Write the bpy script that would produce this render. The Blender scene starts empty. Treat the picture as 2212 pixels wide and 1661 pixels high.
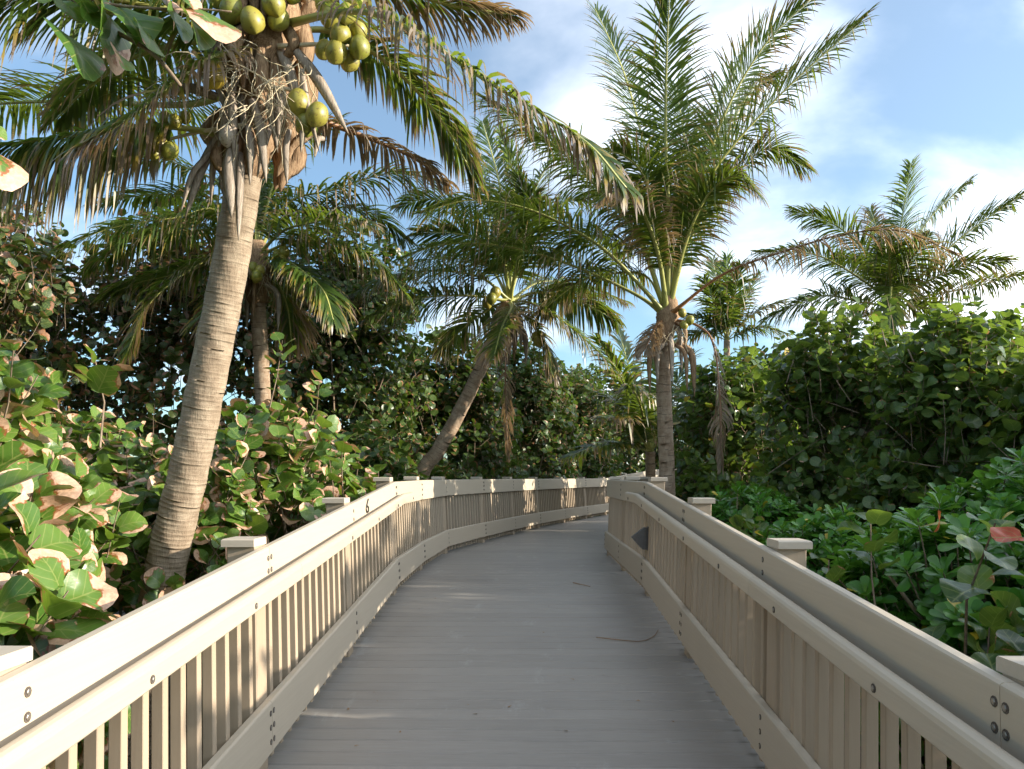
import bpy, math, random
import numpy as np
from mathutils import Vector, Matrix, Euler

# ------------------------------------------------------------------ camera, world, sun, exposure
scn = bpy.context.scene
COL = scn.collection
R = math.radians
PITCH, YAW, CAM_Z, FPX = R(6.9), R(1.07), 1.10, 1656.0

cam_data = bpy.data.cameras.new('camera')
cam_data.sensor_width = 36.0
cam_data.lens = FPX / 2212.0 * 36.0
cam_data.clip_start = 0.05
cam_data.clip_end = 3000
cam = bpy.data.objects.new('camera', cam_data)
COL.objects.link(cam)
cam.location = (0, 0, CAM_Z)
cam.rotation_euler = (R(90) + PITCH, 0, YAW)
scn.camera = cam

SUN_EL, SUN_AZ = R(15.5), R(97.0)        # azimuth clockwise from +Y: the sun stands to the right of the walk
world = bpy.data.worlds.new('World')
scn.world = world
world.use_nodes = True
wt = world.node_tree
for n in list(wt.nodes):
    wt.nodes.remove(n)


def wn(kind, **kw):
    n = wt.nodes.new(kind)
    for k, v in kw.items():
        setattr(n, k, v)
    return n


w_out = wn('ShaderNodeOutputWorld')
w_bg = wn('ShaderNodeBackground')
w_bg.inputs['Strength'].default_value = 0.078
sky = wn('ShaderNodeTexSky', sky_type='NISHITA')
sky.sun_disc = False
sky.sun_elevation = SUN_EL
sky.sun_rotation = SUN_AZ
sky.air_density = 1.0
sky.dust_density = 0.6
sky.ozone_density = 1.6
# thin broken cloud, laid on a flat layer overhead
tc = wn('ShaderNodeTexCoord')
sep = wn('ShaderNodeSeparateXYZ')
wt.links.new(tc.outputs['Generated'], sep.inputs[0])
zadd = wn('ShaderNodeMath', operation='ADD')
zadd.inputs[1].default_value = 0.22
wt.links.new(sep.outputs['Z'], zadd.inputs[0])
dx = wn('ShaderNodeMath', operation='DIVIDE')
dy = wn('ShaderNodeMath', operation='DIVIDE')
wt.links.new(sep.outputs['X'], dx.inputs[0])
wt.links.new(zadd.outputs[0], dx.inputs[1])
wt.links.new(sep.outputs['Y'], dy.inputs[0])
wt.links.new(zadd.outputs[0], dy.inputs[1])
comb = wn('ShaderNodeCombineXYZ')
wt.links.new(dx.outputs[0], comb.inputs[0])
wt.links.new(dy.outputs[0], comb.inputs[1])
cn = wn('ShaderNodeTexNoise')
cn.inputs['Scale'].default_value = 1.15
cn.inputs['Detail'].default_value = 7.0
cn.inputs['Roughness'].default_value = 0.52
cn.inputs['Distortion'].default_value = 0.25
map_ = wn('ShaderNodeMapping')
map_.inputs['Location'].default_value = (11.3, 1.9, 0.0)
wt.links.new(comb.outputs[0], map_.inputs[0])
wt.links.new(map_.outputs[0], cn.inputs['Vector'])
# more cloud towards the seaward (right-hand) side
bias = wn('ShaderNodeMath', operation='MULTIPLY_ADD')
bias.inputs[1].default_value = 0.10
bias.inputs[2].default_value = 0.0
wt.links.new(sep.outputs['X'], bias.inputs[0])
csum = wn('ShaderNodeMath', operation='ADD')
wt.links.new(cn.outputs['Fac'], csum.inputs[0])
wt.links.new(bias.outputs[0], csum.inputs[1])
cr = wn('ShaderNodeMapRange', interpolation_type='SMOOTHSTEP')
cr.inputs['From Min'].default_value = 0.44
cr.inputs['From Max'].default_value = 0.76
cr.inputs['To Min'].default_value = 0.10
cr.inputs['To Max'].default_value = 0.92
wt.links.new(csum.outputs[0], cr.inputs['Value'])
cmix = wn('ShaderNodeMixRGB')
wt.links.new(cr.outputs['Result'], cmix.inputs['Fac'])
# cloud is brighter the nearer it stands to the sun
sd = wn('ShaderNodeVectorMath', operation='DOT_PRODUCT')
sd.inputs[1].default_value = (math.sin(SUN_AZ) * math.cos(SUN_EL), math.cos(SUN_AZ) * math.cos(SUN_EL), math.sin(SUN_EL))
wt.links.new(tc.outputs['Generated'], sd.inputs[0])
glow = wn('ShaderNodeMapRange', interpolation_type='SMOOTHSTEP')
glow.inputs['From Min'].default_value = -0.5
glow.inputs['From Max'].default_value = 1.0
glow.inputs['To Min'].default_value = 0.95
glow.inputs['To Max'].default_value = 2.3
wt.links.new(sd.outputs['Value'], glow.inputs['Value'])
cbr = wn('ShaderNodeVectorMath', operation='SCALE')
cbr.inputs[0].default_value = (10.2, 10.5, 11.0)
wt.links.new(glow.outputs['Result'], cbr.inputs['Scale'])
wt.links.new(cbr.outputs['Vector'], cmix.inputs['Color2'])
tint = wn('ShaderNodeMixRGB', blend_type='MULTIPLY')      # clear sea air: a cleaner, lighter blue
tint.inputs['Fac'].default_value = 1.0
tint.inputs['Color2'].default_value = (1.04, 1.50, 1.70, 1)
wt.links.new(sky.outputs['Color'], tint.inputs['Color1'])
wt.links.new(tint.outputs['Color'], cmix.inputs['Color1'])
wt.links.new(cmix.outputs['Color'], w_bg.inputs['Color'])
wt.links.new(w_bg.outputs[0], w_out.inputs[0])

sun_data = bpy.data.lights.new('sun', 'SUN')
sun_data.energy = 5.0
sun_data.angle = R(0.5)
sun_data.color = (1.0, 0.90, 0.76)
sun = bpy.data.objects.new('sun', sun_data)
COL.objects.link(sun)
sun_dir = Vector((math.sin(SUN_AZ) * math.cos(SUN_EL), math.cos(SUN_AZ) * math.cos(SUN_EL), math.sin(SUN_EL)))
sun.rotation_euler = sun_dir.to_track_quat('Z', 'Y').to_euler()
sun.location = sun_dir * 60

vs = scn.view_settings
scn.display_settings.display_device = 'sRGB'
vs.view_transform = 'Standard'
vs.look = 'None'
vs.exposure = 0.92
vs.gamma = 1.0
vs.use_curve_mapping = False
scn.render.engine = 'CYCLES'
cy = scn.cycles
cy.use_denoising = True
cy.use_adaptive_sampling = True
cy.adaptive_threshold = 0.02
cy.max_bounces = 7
cy.diffuse_bounces = 4
cy.glossy_bounces = 2
cy.transmission_bounces = 4
cy.transparent_max_bounces = 4
cy.caustics_reflective = False
cy.caustics_refractive = False

# ------------------------------------------------------------------ surveying helpers
Fv = np.array([-math.sin(YAW) * math.cos(PITCH), math.cos(YAW) * math.cos(PITCH), math.sin(PITCH)])
Rv = np.array([math.cos(YAW), math.sin(YAW), 0.0])
Uv = np.cross(Rv, Fv)
C0 = np.array([0, 0, CAM_Z])


def W(px, py, d):
    """world point surveyed on the photograph (2212 x 1661) at distance d along the view axis"""
    return C0 + d * (Fv + (px - 1106.0) / FPX * Rv + (830.5 - py) / FPX * Uv)


def to_px(P):
    q = np.asarray(P) - C0
    d = q @ Fv
    d = np.where(np.abs(d) < 1e-3, 1e-3, d)
    return 1106 + FPX * (q @ Rv) / d, 830.5 - FPX * (q @ Uv) / d, d


def nrm(a):
    a = np.asarray(a, float)
    return a / np.maximum(np.linalg.norm(a, axis=-1, keepdims=True), 1e-9)


# ------------------------------------------------------------------ object helpers
def tag(o, label=None, cat=None, group=None, kind=None):
    if label: o['label'] = label
    if cat: o['category'] = cat
    if group: o['group'] = group
    if kind: o['kind'] = kind
    return o


def thing(name, loc, label, cat, group=None):
    o = bpy.data.objects.new(name, None)
    o.empty_display_size = 0.1
    COL.objects.link(o)
    o.location = Vector([float(v) for v in loc])
    return tag(o, label, cat, group)


def origin_of(o):
    p = Vector((0, 0, 0))
    while o is not None:
        p += o.location
        o = o.parent
    return np.array(p)


def link_mesh(name, me, parent=None, mats=()):
    for m in mats:
        me.materials.append(m)
    o = bpy.data.objects.new(name, me)
    COL.objects.link(o)
    if parent is not None:
        o.parent = parent
    return o


def mesh_np(name, V, F, parent=None, mats=(), uv=None, attr=None, smooth=False, midx=None):
    """V (n,3) world points; F list/array of index tuples (arrays when all faces have the same size)"""
    V = np.asarray(V, float)
    if parent is not None:
        V = V - origin_of(parent)
    me = bpy.data.meshes.new(name)
    if isinstance(F, np.ndarray):
        nf, k = F.shape
        me.vertices.add(len(V))
        me.vertices.foreach_set('co', V.astype(np.float32).ravel())
        me.loops.add(nf * k)
        me.loops.foreach_set('vertex_index', F.astype(np.int32).ravel())
        me.polygons.add(nf)
        me.polygons.foreach_set('loop_start', (np.arange(nf) * k).astype(np.int32))
        me.update(calc_edges=True)
        loops = F.ravel()
    else:
        me.from_pydata([tuple(v) for v in V], [], [tuple(f) for f in F])
        loops = np.array([i for f in F for i in f])
    if uv is not None:
        l = me.uv_layers.new(name='UVMap')
        l.data.foreach_set('uv', np.asarray(uv, np.float32)[loops].ravel())
    if attr is not None:
        a = me.attributes.new('rnd', 'FLOAT', 'POINT')
        a.data.foreach_set('value', np.asarray(attr, np.float32))
    if smooth:
        me.polygons.foreach_set('use_smooth', np.ones(len(me.polygons), bool))
    if midx is not None:
        me.polygons.foreach_set('material_index', np.asarray(midx, np.int32))
    me.update()
    return link_mesh(name, me, parent, mats)


class MB:
    """collects verts / faces / uv / material slots of one mesh"""
    def __init__(s):
        s.v, s.f, s.uv, s.m = [], [], [], []

    def add(s, V, F, uv=None, mi=0):
        o = len(s.v)
        s.v += [tuple(map(float, p)) for p in V]
        s.f += [tuple(i + o for i in f) for f in F]
        s.uv += [tuple(u) for u in uv] if uv is not None else [(0, 0)] * len(V)
        s.m += [mi] * len(F)

    def build(s, name, mats, parent=None, smooth=False):
        o = mesh_np(name, np.array(s.v), s.f, parent, mats, uv=np.array(s.uv), smooth=smooth, midx=s.m)
        return o

    def sweep(s, ring_pts, closed_ends=True, uv=None, mi=0):
        """ring_pts: list of rings, each a list of the same number of points"""
        n = len(ring_pts[0])
        V = [p for r in ring_pts for p in r]
        F = []
        for i in range(len(ring_pts) - 1):
            for j in range(n):
                a, b = i * n + j, i * n + (j + 1) % n
                F.append((a, b, b + n, a + n))
        if closed_ends:
            F.append(tuple(range(n))[::-1])
            F.append(tuple(range((len(ring_pts) - 1) * n, len(ring_pts) * n)))
        s.add(V, F, uv, mi)


def frames(P):
    P = np.asarray(P, float)
    T = np.gradient(P, axis=0)
    T = nrm(T)
    A = np.array([0.0, 0.0, 1.0]) if abs(T[0][2]) < 0.9 else np.array([0.0, 1.0, 0.0])
    N = []
    n = nrm(A - (A @ T[0]) * T[0])
    for t in T:
        n = nrm(n - (n @ t) * t)
        N.append(n)
    N = np.array(N)
    return T, N, np.cross(T, N)


def tube(mb, P, rad, sides=6, mi=0, flat=1.0):
    T, N, B = frames(P)
    rad = np.broadcast_to(np.asarray(rad, float), (len(P),))
    rings, uv = [], []
    for i in range(len(P)):
        rings.append([P[i] + rad[i] * (math.cos(a) * N[i] * flat + math.sin(a) * B[i])
                      for a in np.linspace(0, 2 * math.pi, sides, endpoint=False)])
        uv += [(k / sides, i / max(1, len(P) - 1)) for k in range(sides)]
    mb.sweep(rings, True, uv, mi)


def spline(pts, n):
    """Catmull-Rom through points, n samples"""
    P = np.asarray(pts, float)
    if len(P) == 2:
        return P[0] + (P[1] - P[0]) * np.linspace(0, 1, n)[:, None]
    Q = np.vstack([2 * P[0] - P[1], P, 2 * P[-1] - P[-2]])
    seg = np.linalg.norm(np.diff(P, axis=0), axis=1)
    cum = np.concatenate([[0], np.cumsum(seg)])
    out = []
    for s in np.linspace(0, cum[-1], n):
        i = min(np.searchsorted(cum, s, side='right') - 1, len(seg) - 1)
        t = (s - cum[i]) / seg[i]
        a, b, c, d = Q[i], Q[i + 1], Q[i + 2], Q[i + 3]
        out.append(0.5 * (2 * b + (c - a) * t + (2 * a - 5 * b + 4 * c - d) * t * t + (3 * b - a - 3 * c + d) * t ** 3))
    return np.array(out)


# ------------------------------------------------------------------ materials
def new_mat(name):
    m = bpy.data.materials.new(name)
    m.use_nodes = True
    nt = m.node_tree
    for n in list(nt.nodes):
        nt.nodes.remove(n)
    out = nt.nodes.new('ShaderNodeOutputMaterial')

    def N(kind, **kw):
        n = nt.nodes.new(kind)
        for k, v in kw.items():
            if k == 'vals':
                for a, b in v.items():
                    n.inputs[a].default_value = b
            else:
                setattr(n, k, v)
        return n

    def L(a, b):
        nt.links.new(a, b)
    return m, N, L, out


def M_(N, L, op, a, b=None, c=None, clamp=False):
    n = N('ShaderNodeMath', operation=op)
    n.use_clamp = clamp
    for i, x in enumerate((a, b, c)):
        if x is None: continue
        if isinstance(x, (int, float)):
            n.inputs[i].default_value = x
        else:
            L(x, n.inputs[i])
    return n.outputs[0]


def mixc(N, L, fac, a, b, mode='MIX'):
    n = N('ShaderNodeMixRGB', blend_type=mode)
    for i, x in enumerate((fac, a, b)):
        s = n.inputs[i]
        if isinstance(x, (int, float)):
            s.default_value = x
        elif isinstance(x, tuple):
            s.default_value = (*x, 1)
        else:
            L(x, s)
    return n.outputs[0]


def ramp(N, L, fac, lo, hi, smooth=True):
    n = N('ShaderNodeMapRange')
    n.interpolation_type = 'SMOOTHSTEP' if smooth else 'LINEAR'
    n.inputs['From Min'].default_value = lo
    n.inputs['From Max'].default_value = hi
    L(fac, n.inputs['Value'])
    return n.outputs['Result']


def noise(N, L, vec, scale, detail=4, rough=0.55):
    n = N('ShaderNodeTexNoise')
    n.inputs['Scale'].default_value = scale
    n.inputs['Detail'].default_value = detail
    n.inputs['Roughness'].default_value = rough
    if vec is not None: L(vec, n.inputs['Vector'])
    return n.outputs['Fac']


def scaled(N, L, vec, s):
    n = N('ShaderNodeMapping')
    n.inputs['Scale'].default_value = s
    L(vec, n.inputs['Vector'])
    return n.outputs[0]


def board_mat(name, c1, c2, rough=0.55, grain=(70, 3, 70), stain=0.25, bump=0.12):
    m, N, L, out = new_mat(name)
    tcn = N('ShaderNodeTexCoord')
    oi = N('ShaderNodeObjectInfo')
    off = N('ShaderNodeVectorMath', operation='ADD')
    L(tcn.outputs['Object'], off.inputs[0])
    sc_ = N('ShaderNodeVectorMath', operation='SCALE')
    sc_.inputs['Scale'].default_value = 13.0
    cv = N('ShaderNodeCombineXYZ')
    L(oi.outputs['Random'], cv.inputs[0]); L(oi.outputs['Random'], cv.inputs[2])
    L(cv.outputs[0], sc_.inputs[0]); L(sc_.outputs[0], off.inputs[1])
    g = noise(N, L, scaled(N, L, off.outputs[0], grain), 1.0, 6, 0.65)
    big = noise(N, L, off.outputs[0], 1.7, 5, 0.6)
    fine = noise(N, L, off.outputs[0], 55, 3, 0.6)
    col = mixc(N, L, ramp(N, L, g, 0.3, 0.7), c1, c2)
    col = mixc(N, L, M_(N, L, 'MULTIPLY', ramp(N, L, big, 0.48, 0.75), stain), col, tuple(x * 0.62 for x in c1))
    tint = M_(N, L, 'MULTIPLY_ADD', oi.outputs['Random'], 0.14, 0.93)
    col = mixc(N, L, 1.0, col, N_rgb(N, L, tint), 'MULTIPLY')
    b = N('ShaderNodeBsdfPrincipled')
    L(col, b.inputs['Base Color'])
    b.inputs['Roughness'].default_value = rough
    b.inputs['Specular IOR Level'].default_value = 0.35
    bp = N('ShaderNodeBump')
    bp.inputs['Strength'].default_value = bump
    bp.inputs['Distance'].default_value = 0.004
    L(M_(N, L, 'ADD', g, M_(N, L, 'MULTIPLY', fine, 0.6)), bp.inputs['Height'])
    L(bp.outputs[0], b.inputs['Normal'])
    L(b.outputs[0], out.inputs[0])
    return m


def N_rgb(N, L, v):
    n = N('ShaderNodeCombineColor')
    for i in range(3): L(v, n.inputs[i])
    return n.outputs[0]


def deck_mat():
    m, N, L, out = new_mat('weathered deck board')
    geo = N('ShaderNodeNewGeometry')
    oi = N('ShaderNodeObjectInfo')
    pos = geo.outputs['Position']
    g = noise(N, L, scaled(N, L, pos, (5, 70, 70)), 1.0, 6, 0.7)
    big = noise(N, L, pos, 0.8, 5, 0.6)
    scuff = noise(N, L, scaled(N, L, pos, (2.2, 0.9, 1)), 1.6, 7, 0.72)
    spots = noise(N, L, pos, 26, 3, 0.5)
    col = mixc(N, L, ramp(N, L, g, 0.3, 0.7), (0.265, 0.24, 0.208), (0.30, 0.275, 0.242))
    col = mixc(N, L, M_(N, L, 'MULTIPLY', ramp(N, L, big, 0.45, 0.7), 0.42), col, (0.20, 0.182, 0.16))
    col = mixc(N, L, M_(N, L, 'MULTIPLY', ramp(N, L, scuff, 0.58, 0.68), 0.35), col, (0.44, 0.425, 0.40))
    col = mixc(N, L, M_(N, L, 'MULTIPLY', ramp(N, L, spots, 0.70, 0.78), 0.35), col, (0.22, 0.19, 0.16))
    col = mixc(N, L, 1.0, col, N_rgb(N, L, M_(N, L, 'MULTIPLY_ADD', oi.outputs['Random'], 0.10, 0.94)), 'MULTIPLY')
    b = N('ShaderNodeBsdfPrincipled')
    L(col, b.inputs['Base Color'])
    b.inputs['Roughness'].default_value = 0.5
    b.inputs['Specular IOR Level'].default_value = 0.4
    bp = N('ShaderNodeBump')
    bp.inputs['Strength'].default_value = 0.2
    bp.inputs['Distance'].default_value = 0.004
    L(g, bp.inputs['Height'])
    L(bp.outputs[0], b.inputs['Normal'])
    L(b.outputs[0], out.inputs[0])
    return m


def leaf_mat(name, g_dark, g_light, g_trans, dead=0.5, dead_col=(0.50, 0.30, 0.19), gloss=0.36, vein=(0.30, 0.32, 0.10),
             trans=0.30, veins=True, rare=None):
    """round leaf: uv = (-1..1) over the blade; rnd attribute + object random give each leaf its own tone and damage"""
    m, N, L, out = new_mat(name)
    uvn = N('ShaderNodeUVMap')
    uvn.uv_map = 'UVMap'
    at = N('ShaderNodeAttribute')
    at.attribute_name = 'rnd'
    oi = N('ShaderNodeObjectInfo')
    r = M_(N, L, 'FRACT', M_(N, L, 'ADD', at.outputs['Fac'], M_(N, L, 'MULTIPLY', oi.outputs['Random'], 7.31)))
    r2 = M_(N, L, 'FRACT', M_(N, L, 'MULTIPLY', r, 17.77))
    r3 = M_(N, L, 'FRACT', M_(N, L, 'MULTIPLY', r, 53.13))
    sp = N('ShaderNodeSeparateXYZ')
    L(uvn.outputs[0], sp.inputs[0])
    u, v = sp.outputs[0], sp.outputs[1]
    au = M_(N, L, 'ABSOLUTE', u)
    cv = N('ShaderNodeCombineXYZ')
    L(u, cv.inputs[0]); L(v, cv.inputs[1]); L(M_(N, L, 'MULTIPLY', r, 91.0), cv.inputs[2])
    nz = noise(N, L, cv.outputs[0], 1.3, 4, 0.6)
    nf = noise(N, L, cv.outputs[0], 6.0, 3, 0.6)
    col = mixc(N, L, r2, g_dark, g_light)
    col = mixc(N, L, M_(N, L, 'MULTIPLY', ramp(N, L, nf, 0.4, 0.75), 0.3), col, g_light)
    if rare:
        col = mixc(N, L, ramp(N, L, r3, 0.985, 0.987), col, rare)
    if veins:
        mid = M_(N, L, 'LESS_THAN', au, 0.035)
        lat = M_(N, L, 'ABSOLUTE', M_(N, L, 'SUBTRACT', M_(N, L, 'FRACT', M_(N, L, 'MULTIPLY', M_(N, L, 'SUBTRACT', v, M_(N, L, 'MULTIPLY', au, 0.75)), 2.3)), 0.5))
        vm = M_(N, L, 'MAXIMUM', mid, M_(N, L, 'LESS_THAN', lat, 0.045))
        col = mixc(N, L, M_(N, L, 'MULTIPLY', vm, 0.6), col, vein)
    trc = mixc(N, L, r2, tuple(x * 0.75 for x in g_trans), g_trans)
    if dead > 0:
        rad = N('ShaderNodeVectorMath', operation='LENGTH')
        cv2 = N('ShaderNodeCombineXYZ')
        L(u, cv2.inputs[0]); L(v, cv2.inputs[1])
        L(cv2.outputs[0], rad.inputs[0])
        phi = M_(N, L, 'MULTIPLY', M_(N, L, 'SUBTRACT', r2, 0.5), 3.4)
        dirn = M_(N, L, 'ADD', M_(N, L, 'MULTIPLY', v, M_(N, L, 'COSINE', phi)), M_(N, L, 'MULTIPLY', u, M_(N, L, 'SINE', phi)))
        q = M_(N, L, 'ADD', M_(N, L, 'MULTIPLY', rad.outputs['Value'], 0.22), nz)
        q = M_(N, L, 'ADD', q, M_(N, L, 'MULTIPLY', dirn, 0.30))
        thr = M_(N, L, 'MULTIPLY_ADD', r3, -0.60 * dead, 1.16)
        d = M_(N, L, 'SUBTRACT', q, thr)
        rim = ramp(N, L, d, -0.06, 0.0)
        core = ramp(N, L, d, 0.0, 0.05)
        col = mixc(N, L, rim, col, (0.30, 0.10, 0.035))
        dc = mixc(N, L, ramp(N, L, nf, 0.35, 0.7), dead_col, tuple(min(1, x * 1.45) for x in dead_col))
        col = mixc(N, L, core, col, dc)
        trc = mixc(N, L, rim, trc, (0.40, 0.20, 0.08))
    p = N('ShaderNodeBsdfPrincipled')
    L(col, p.inputs['Base Color'])
    p.inputs['Roughness'].default_value = gloss
    p.inputs['Specular IOR Level'].default_value = 0.5
    bp = N('ShaderNodeBump')
    bp.inputs['Strength'].default_value = 0.25
    bp.inputs['Distance'].default_value = 0.01
    L(nz, bp.inputs['Height'])
    L(bp.outputs[0], p.inputs['Normal'])
    t = N('ShaderNodeBsdfTranslucent')
    L(trc, t.inputs['Color'])
    mx = N('ShaderNodeMixShader')
    mx.inputs[0].default_value = trans
    L(p.outputs[0], mx.inputs[1]); L(t.outputs[0], mx.inputs[2])
    L(mx.outputs[0], out.inputs[0])
    return m


def frond_mat():
    """leaflets: uv = (random, position along leaflet); obj['dry'] 0..1 turns a frond brown from the tips"""
    m, N, L, out = new_mat('palm leaflet')
    uvn = N('ShaderNodeUVMap'); uvn.uv_map = 'UVMap'
    sp = N('ShaderNodeSeparateXYZ'); L(uvn.outputs[0], sp.inputs[0])
    r, s = sp.outputs[0], sp.outputs[1]
    at = N('ShaderNodeAttribute'); at.attribute_type = 'OBJECT'; at.attribute_name = 'dry'
    dry = at.outputs['Fac']
    r2 = M_(N, L, 'FRACT', M_(N, L, 'MULTIPLY', r, 23.7))
    col = mixc(N, L, r2, (0.026, 0.060, 0.011), (0.078, 0.122, 0.018))
    yel = mixc(N, L, r2, (0.20, 0.17, 0.03), (0.30, 0.20, 0.04))
    brn = mixc(N, L, r2, (0.13, 0.09, 0.058), (0.33, 0.26, 0.18))
    a = M_(N, L, 'ADD', M_(N, L, 'MULTIPLY', M_(N, L, 'POWER', dry, 1.5), 1.5), M_(N, L, 'MULTIPLY', M_(N, L, 'SUBTRACT', r, 0.5), 0.55))
    e = M_(N, L, 'SUBTRACT', M_(N, L, 'ADD', s, a), 0.93)
    col = mixc(N, L, ramp(N, L, e, -0.22, 0.0), col, yel)
    col = mixc(N, L, ramp(N, L, e, -0.02, 0.16), col, brn)
    trc = mixc(N, L, ramp(N, L, e, -0.1, 0.1), (0.24, 0.33, 0.03), (0.38, 0.24, 0.10))
    p = N('ShaderNodeBsdfPrincipled')
    L(col, p.inputs['Base Color'])
    p.inputs['Roughness'].default_value = 0.38
    p.inputs['Specular IOR Level'].default_value = 0.5
    t = N('ShaderNodeBsdfTranslucent'); L(trc, t.inputs['Color'])
    mx = N('ShaderNodeMixShader'); mx.inputs[0].default_value = 0.31
    L(p.outputs[0], mx.inputs[1]); L(t.outputs[0], mx.inputs[2]); L(mx.outputs[0], out.inputs[0])
    return m


def rachis_mat():
    m, N, L, out = new_mat('palm midrib')
    uvn = N('ShaderNodeUVMap'); uvn.uv_map = 'UVMap'
    sp = N('ShaderNodeSeparateXYZ'); L(uvn.outputs[0], sp.inputs[0])
    at = N('ShaderNodeAttribute'); at.attribute_type = 'OBJECT'; at.attribute_name = 'dry'
    tcn = N('ShaderNodeTexCoord')
    nz = noise(N, L, tcn.outputs['Object'], 14, 4)
    col = mixc(N, L, nz, (0.25, 0.27, 0.06), (0.42, 0.40, 0.13))
    dk = mixc(N, L, sp.outputs[1], (0.34, 0.15, 0.05), (0.16, 0.10, 0.06))
    col = mixc(N, L, ramp(N, L, at.outputs['Fac'], 0.55, 0.75), col, dk)
    p = N('ShaderNodeBsdfPrincipled'); L(col, p.inputs['Base Color'])
    p.inputs['Roughness'].default_value = 0.45
    L(p.outputs[0], out.inputs[0])
    return m


def trunk_mat(name, c1, c2, c3, scars=0.42):
    m, N, L, out = new_mat(name)
    uvn = N('ShaderNodeUVMap'); uvn.uv_map = 'UVMap'
    sp = N('ShaderNodeSeparateXYZ'); L(uvn.outputs[0], sp.inputs[0])
    tcn = N('ShaderNodeTexCoord')
    pos = tcn.outputs['Object']
    nz = noise(N, L, pos, 9, 5, 0.65)
    fib = noise(N, L, scaled(N, L, pos, (60, 60, 7)), 1, 4, 0.7)
    lat = noise(N, L, scaled(N, L, pos, (9, 9, 75)), 1, 4, 0.7)
    fr = M_(N, L, 'FRACT', M_(N, L, 'ADD', sp.outputs[1], M_(N, L, 'MULTIPLY', M_(N, L, 'SUBTRACT', nz, 0.5), 0.25)))
    scar = M_(N, L, 'MULTIPLY', M_(N, L, 'SUBTRACT', 1.0, ramp(N, L, fr, 0.0, 0.16)), ramp(N, L, noise(N, L, pos, 5, 3), 0.36, 0.60))
    col = mixc(N, L, ramp(N, L, nz, 0.35, 0.68), c1, c2)
    col = mixc(N, L, M_(N, L, 'MULTIPLY', ramp(N, L, fib, 0.5, 0.72), 0.35), col, c3)
    col = mixc(N, L, M_(N, L, 'MULTIPLY', ramp(N, L, lat, 0.52, 0.70), 0.35), col, c3)
    col = mixc(N, L, M_(N, L, 'MULTIPLY', scar, scars), col, c3)
    p = N('ShaderNodeBsdfPrincipled'); L(col, p.inputs['Base Color'])
    p.inputs['Roughness'].default_value = 0.8
    p.inputs['Specular IOR Level'].default_value = 0.2
    bp = N('ShaderNodeBump'); bp.inputs['Strength'].default_value = 0.55; bp.inputs['Distance'].default_value = 0.012
    L(M_(N, L, 'ADD', fib, M_(N, L, 'MULTIPLY', lat, 0.9)), bp.inputs['Height'])
    L(bp.outputs[0], p.inputs['Normal'])
    L(p.outputs[0], out.inputs[0])
    return m


def simple_mat(name, c1, c2, scale=8, rough=0.6, stretch=(1, 1, 1), bump=0.3, metal=0.0, spec=0.3, detail=5):
    m, N, L, out = new_mat(name)
    tcn = N('ShaderNodeTexCoord')
    nz = noise(N, L, scaled(N, L, tcn.outputs['Object'], stretch), scale, detail, 0.65)
    p = N('ShaderNodeBsdfPrincipled')
    L(mixc(N, L, ramp(N, L, nz, 0.3, 0.7), c1, c2), p.inputs['Base Color'])
    p.inputs['Roughness'].default_value = rough
    p.inputs['Metallic'].default_value = metal
    p.inputs['Specular IOR Level'].default_value = spec
    bp = N('ShaderNodeBump'); bp.inputs['Strength'].default_value = bump; bp.inputs['Distance'].default_value = 0.01
    L(nz, bp.inputs['Height']); L(bp.outputs[0], p.inputs['Normal'])
    L(p.outputs[0], out.inputs[0])
    return m


def coconut_mat(name, c1, c2, c3):
    m, N, L, out = new_mat(name)
    tcn = N('ShaderNodeTexCoord')
    oi = N('ShaderNodeObjectInfo')
    nz = noise(N, L, tcn.outputs['Object'], 7, 4)
    sp = noise(N, L, tcn.outputs['Object'], 45, 3)
    col = mixc(N, L, M_(N, L, 'FRACT', M_(N, L, 'ADD', oi.outputs['Random'], M_(N, L, 'MULTIPLY', nz, 0.4))), c1, c2)
    col = mixc(N, L, M_(N, L, 'MULTIPLY', ramp(N, L, sp, 0.57, 0.68), 0.8), col, c3)
    col = mixc(N, L, M_(N, L, 'MULTIPLY', ramp(N, L, noise(N, L, tcn.outputs['Object'], 17, 5, 0.7), 0.55, 0.70), 0.55), col, c3)
    p = N('ShaderNodeBsdfPrincipled'); L(col, p.inputs['Base Color'])
    p.inputs['Roughness'].default_value = 0.42
    L(p.outputs[0], out.inputs[0])
    return m


MAT_RAIL = board_mat('painted rail board', (0.475, 0.40, 0.30), (0.50, 0.425, 0.32), 0.5, (5, 2.2, 90), 0.10, 0.06)
MAT_POST = board_mat('tan post timber', (0.385, 0.30, 0.21), (0.405, 0.32, 0.225), 0.6, (80, 80, 4), 0.12, 0.06)
MAT_CAP = board_mat('post cap timber', (0.46, 0.395, 0.31), (0.49, 0.425, 0.335), 0.55, (12, 60, 60), 0.15, 0.10)
MAT_DECK = deck_mat()
MAT_UNDER = simple_mat('joist timber', (0.10, 0.08, 0.06), (0.17, 0.14, 0.11), 6, 0.8)
MAT_BOLT = simple_mat('bolt metal', (0.26, 0.24, 0.21), (0.36, 0.33, 0.29), 30, 0.4, metal=0.8)
MAT_HOLE_SHADE = simple_mat('bolt recess', (0.07, 0.055, 0.045), (0.12, 0.10, 0.08), 30, 0.7)  # dark colour stands in for the shade inside a bolt hole
MAT_NUM = simple_mat('dark numeral metal', (0.045, 0.04, 0.035), (0.08, 0.07, 0.06), 30, 0.4, metal=0.6)
MAT_LAMP = simple_mat('dark lamp metal', (0.10, 0.098, 0.095), (0.135, 0.13, 0.125), 20, 0.5, bump=0.05)
MAT_GROUND = simple_mat('sandy soil and litter', (0.075, 0.055, 0.038), (0.16, 0.125, 0.085), 5, 0.95, bump=0.8, detail=8)
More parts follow.
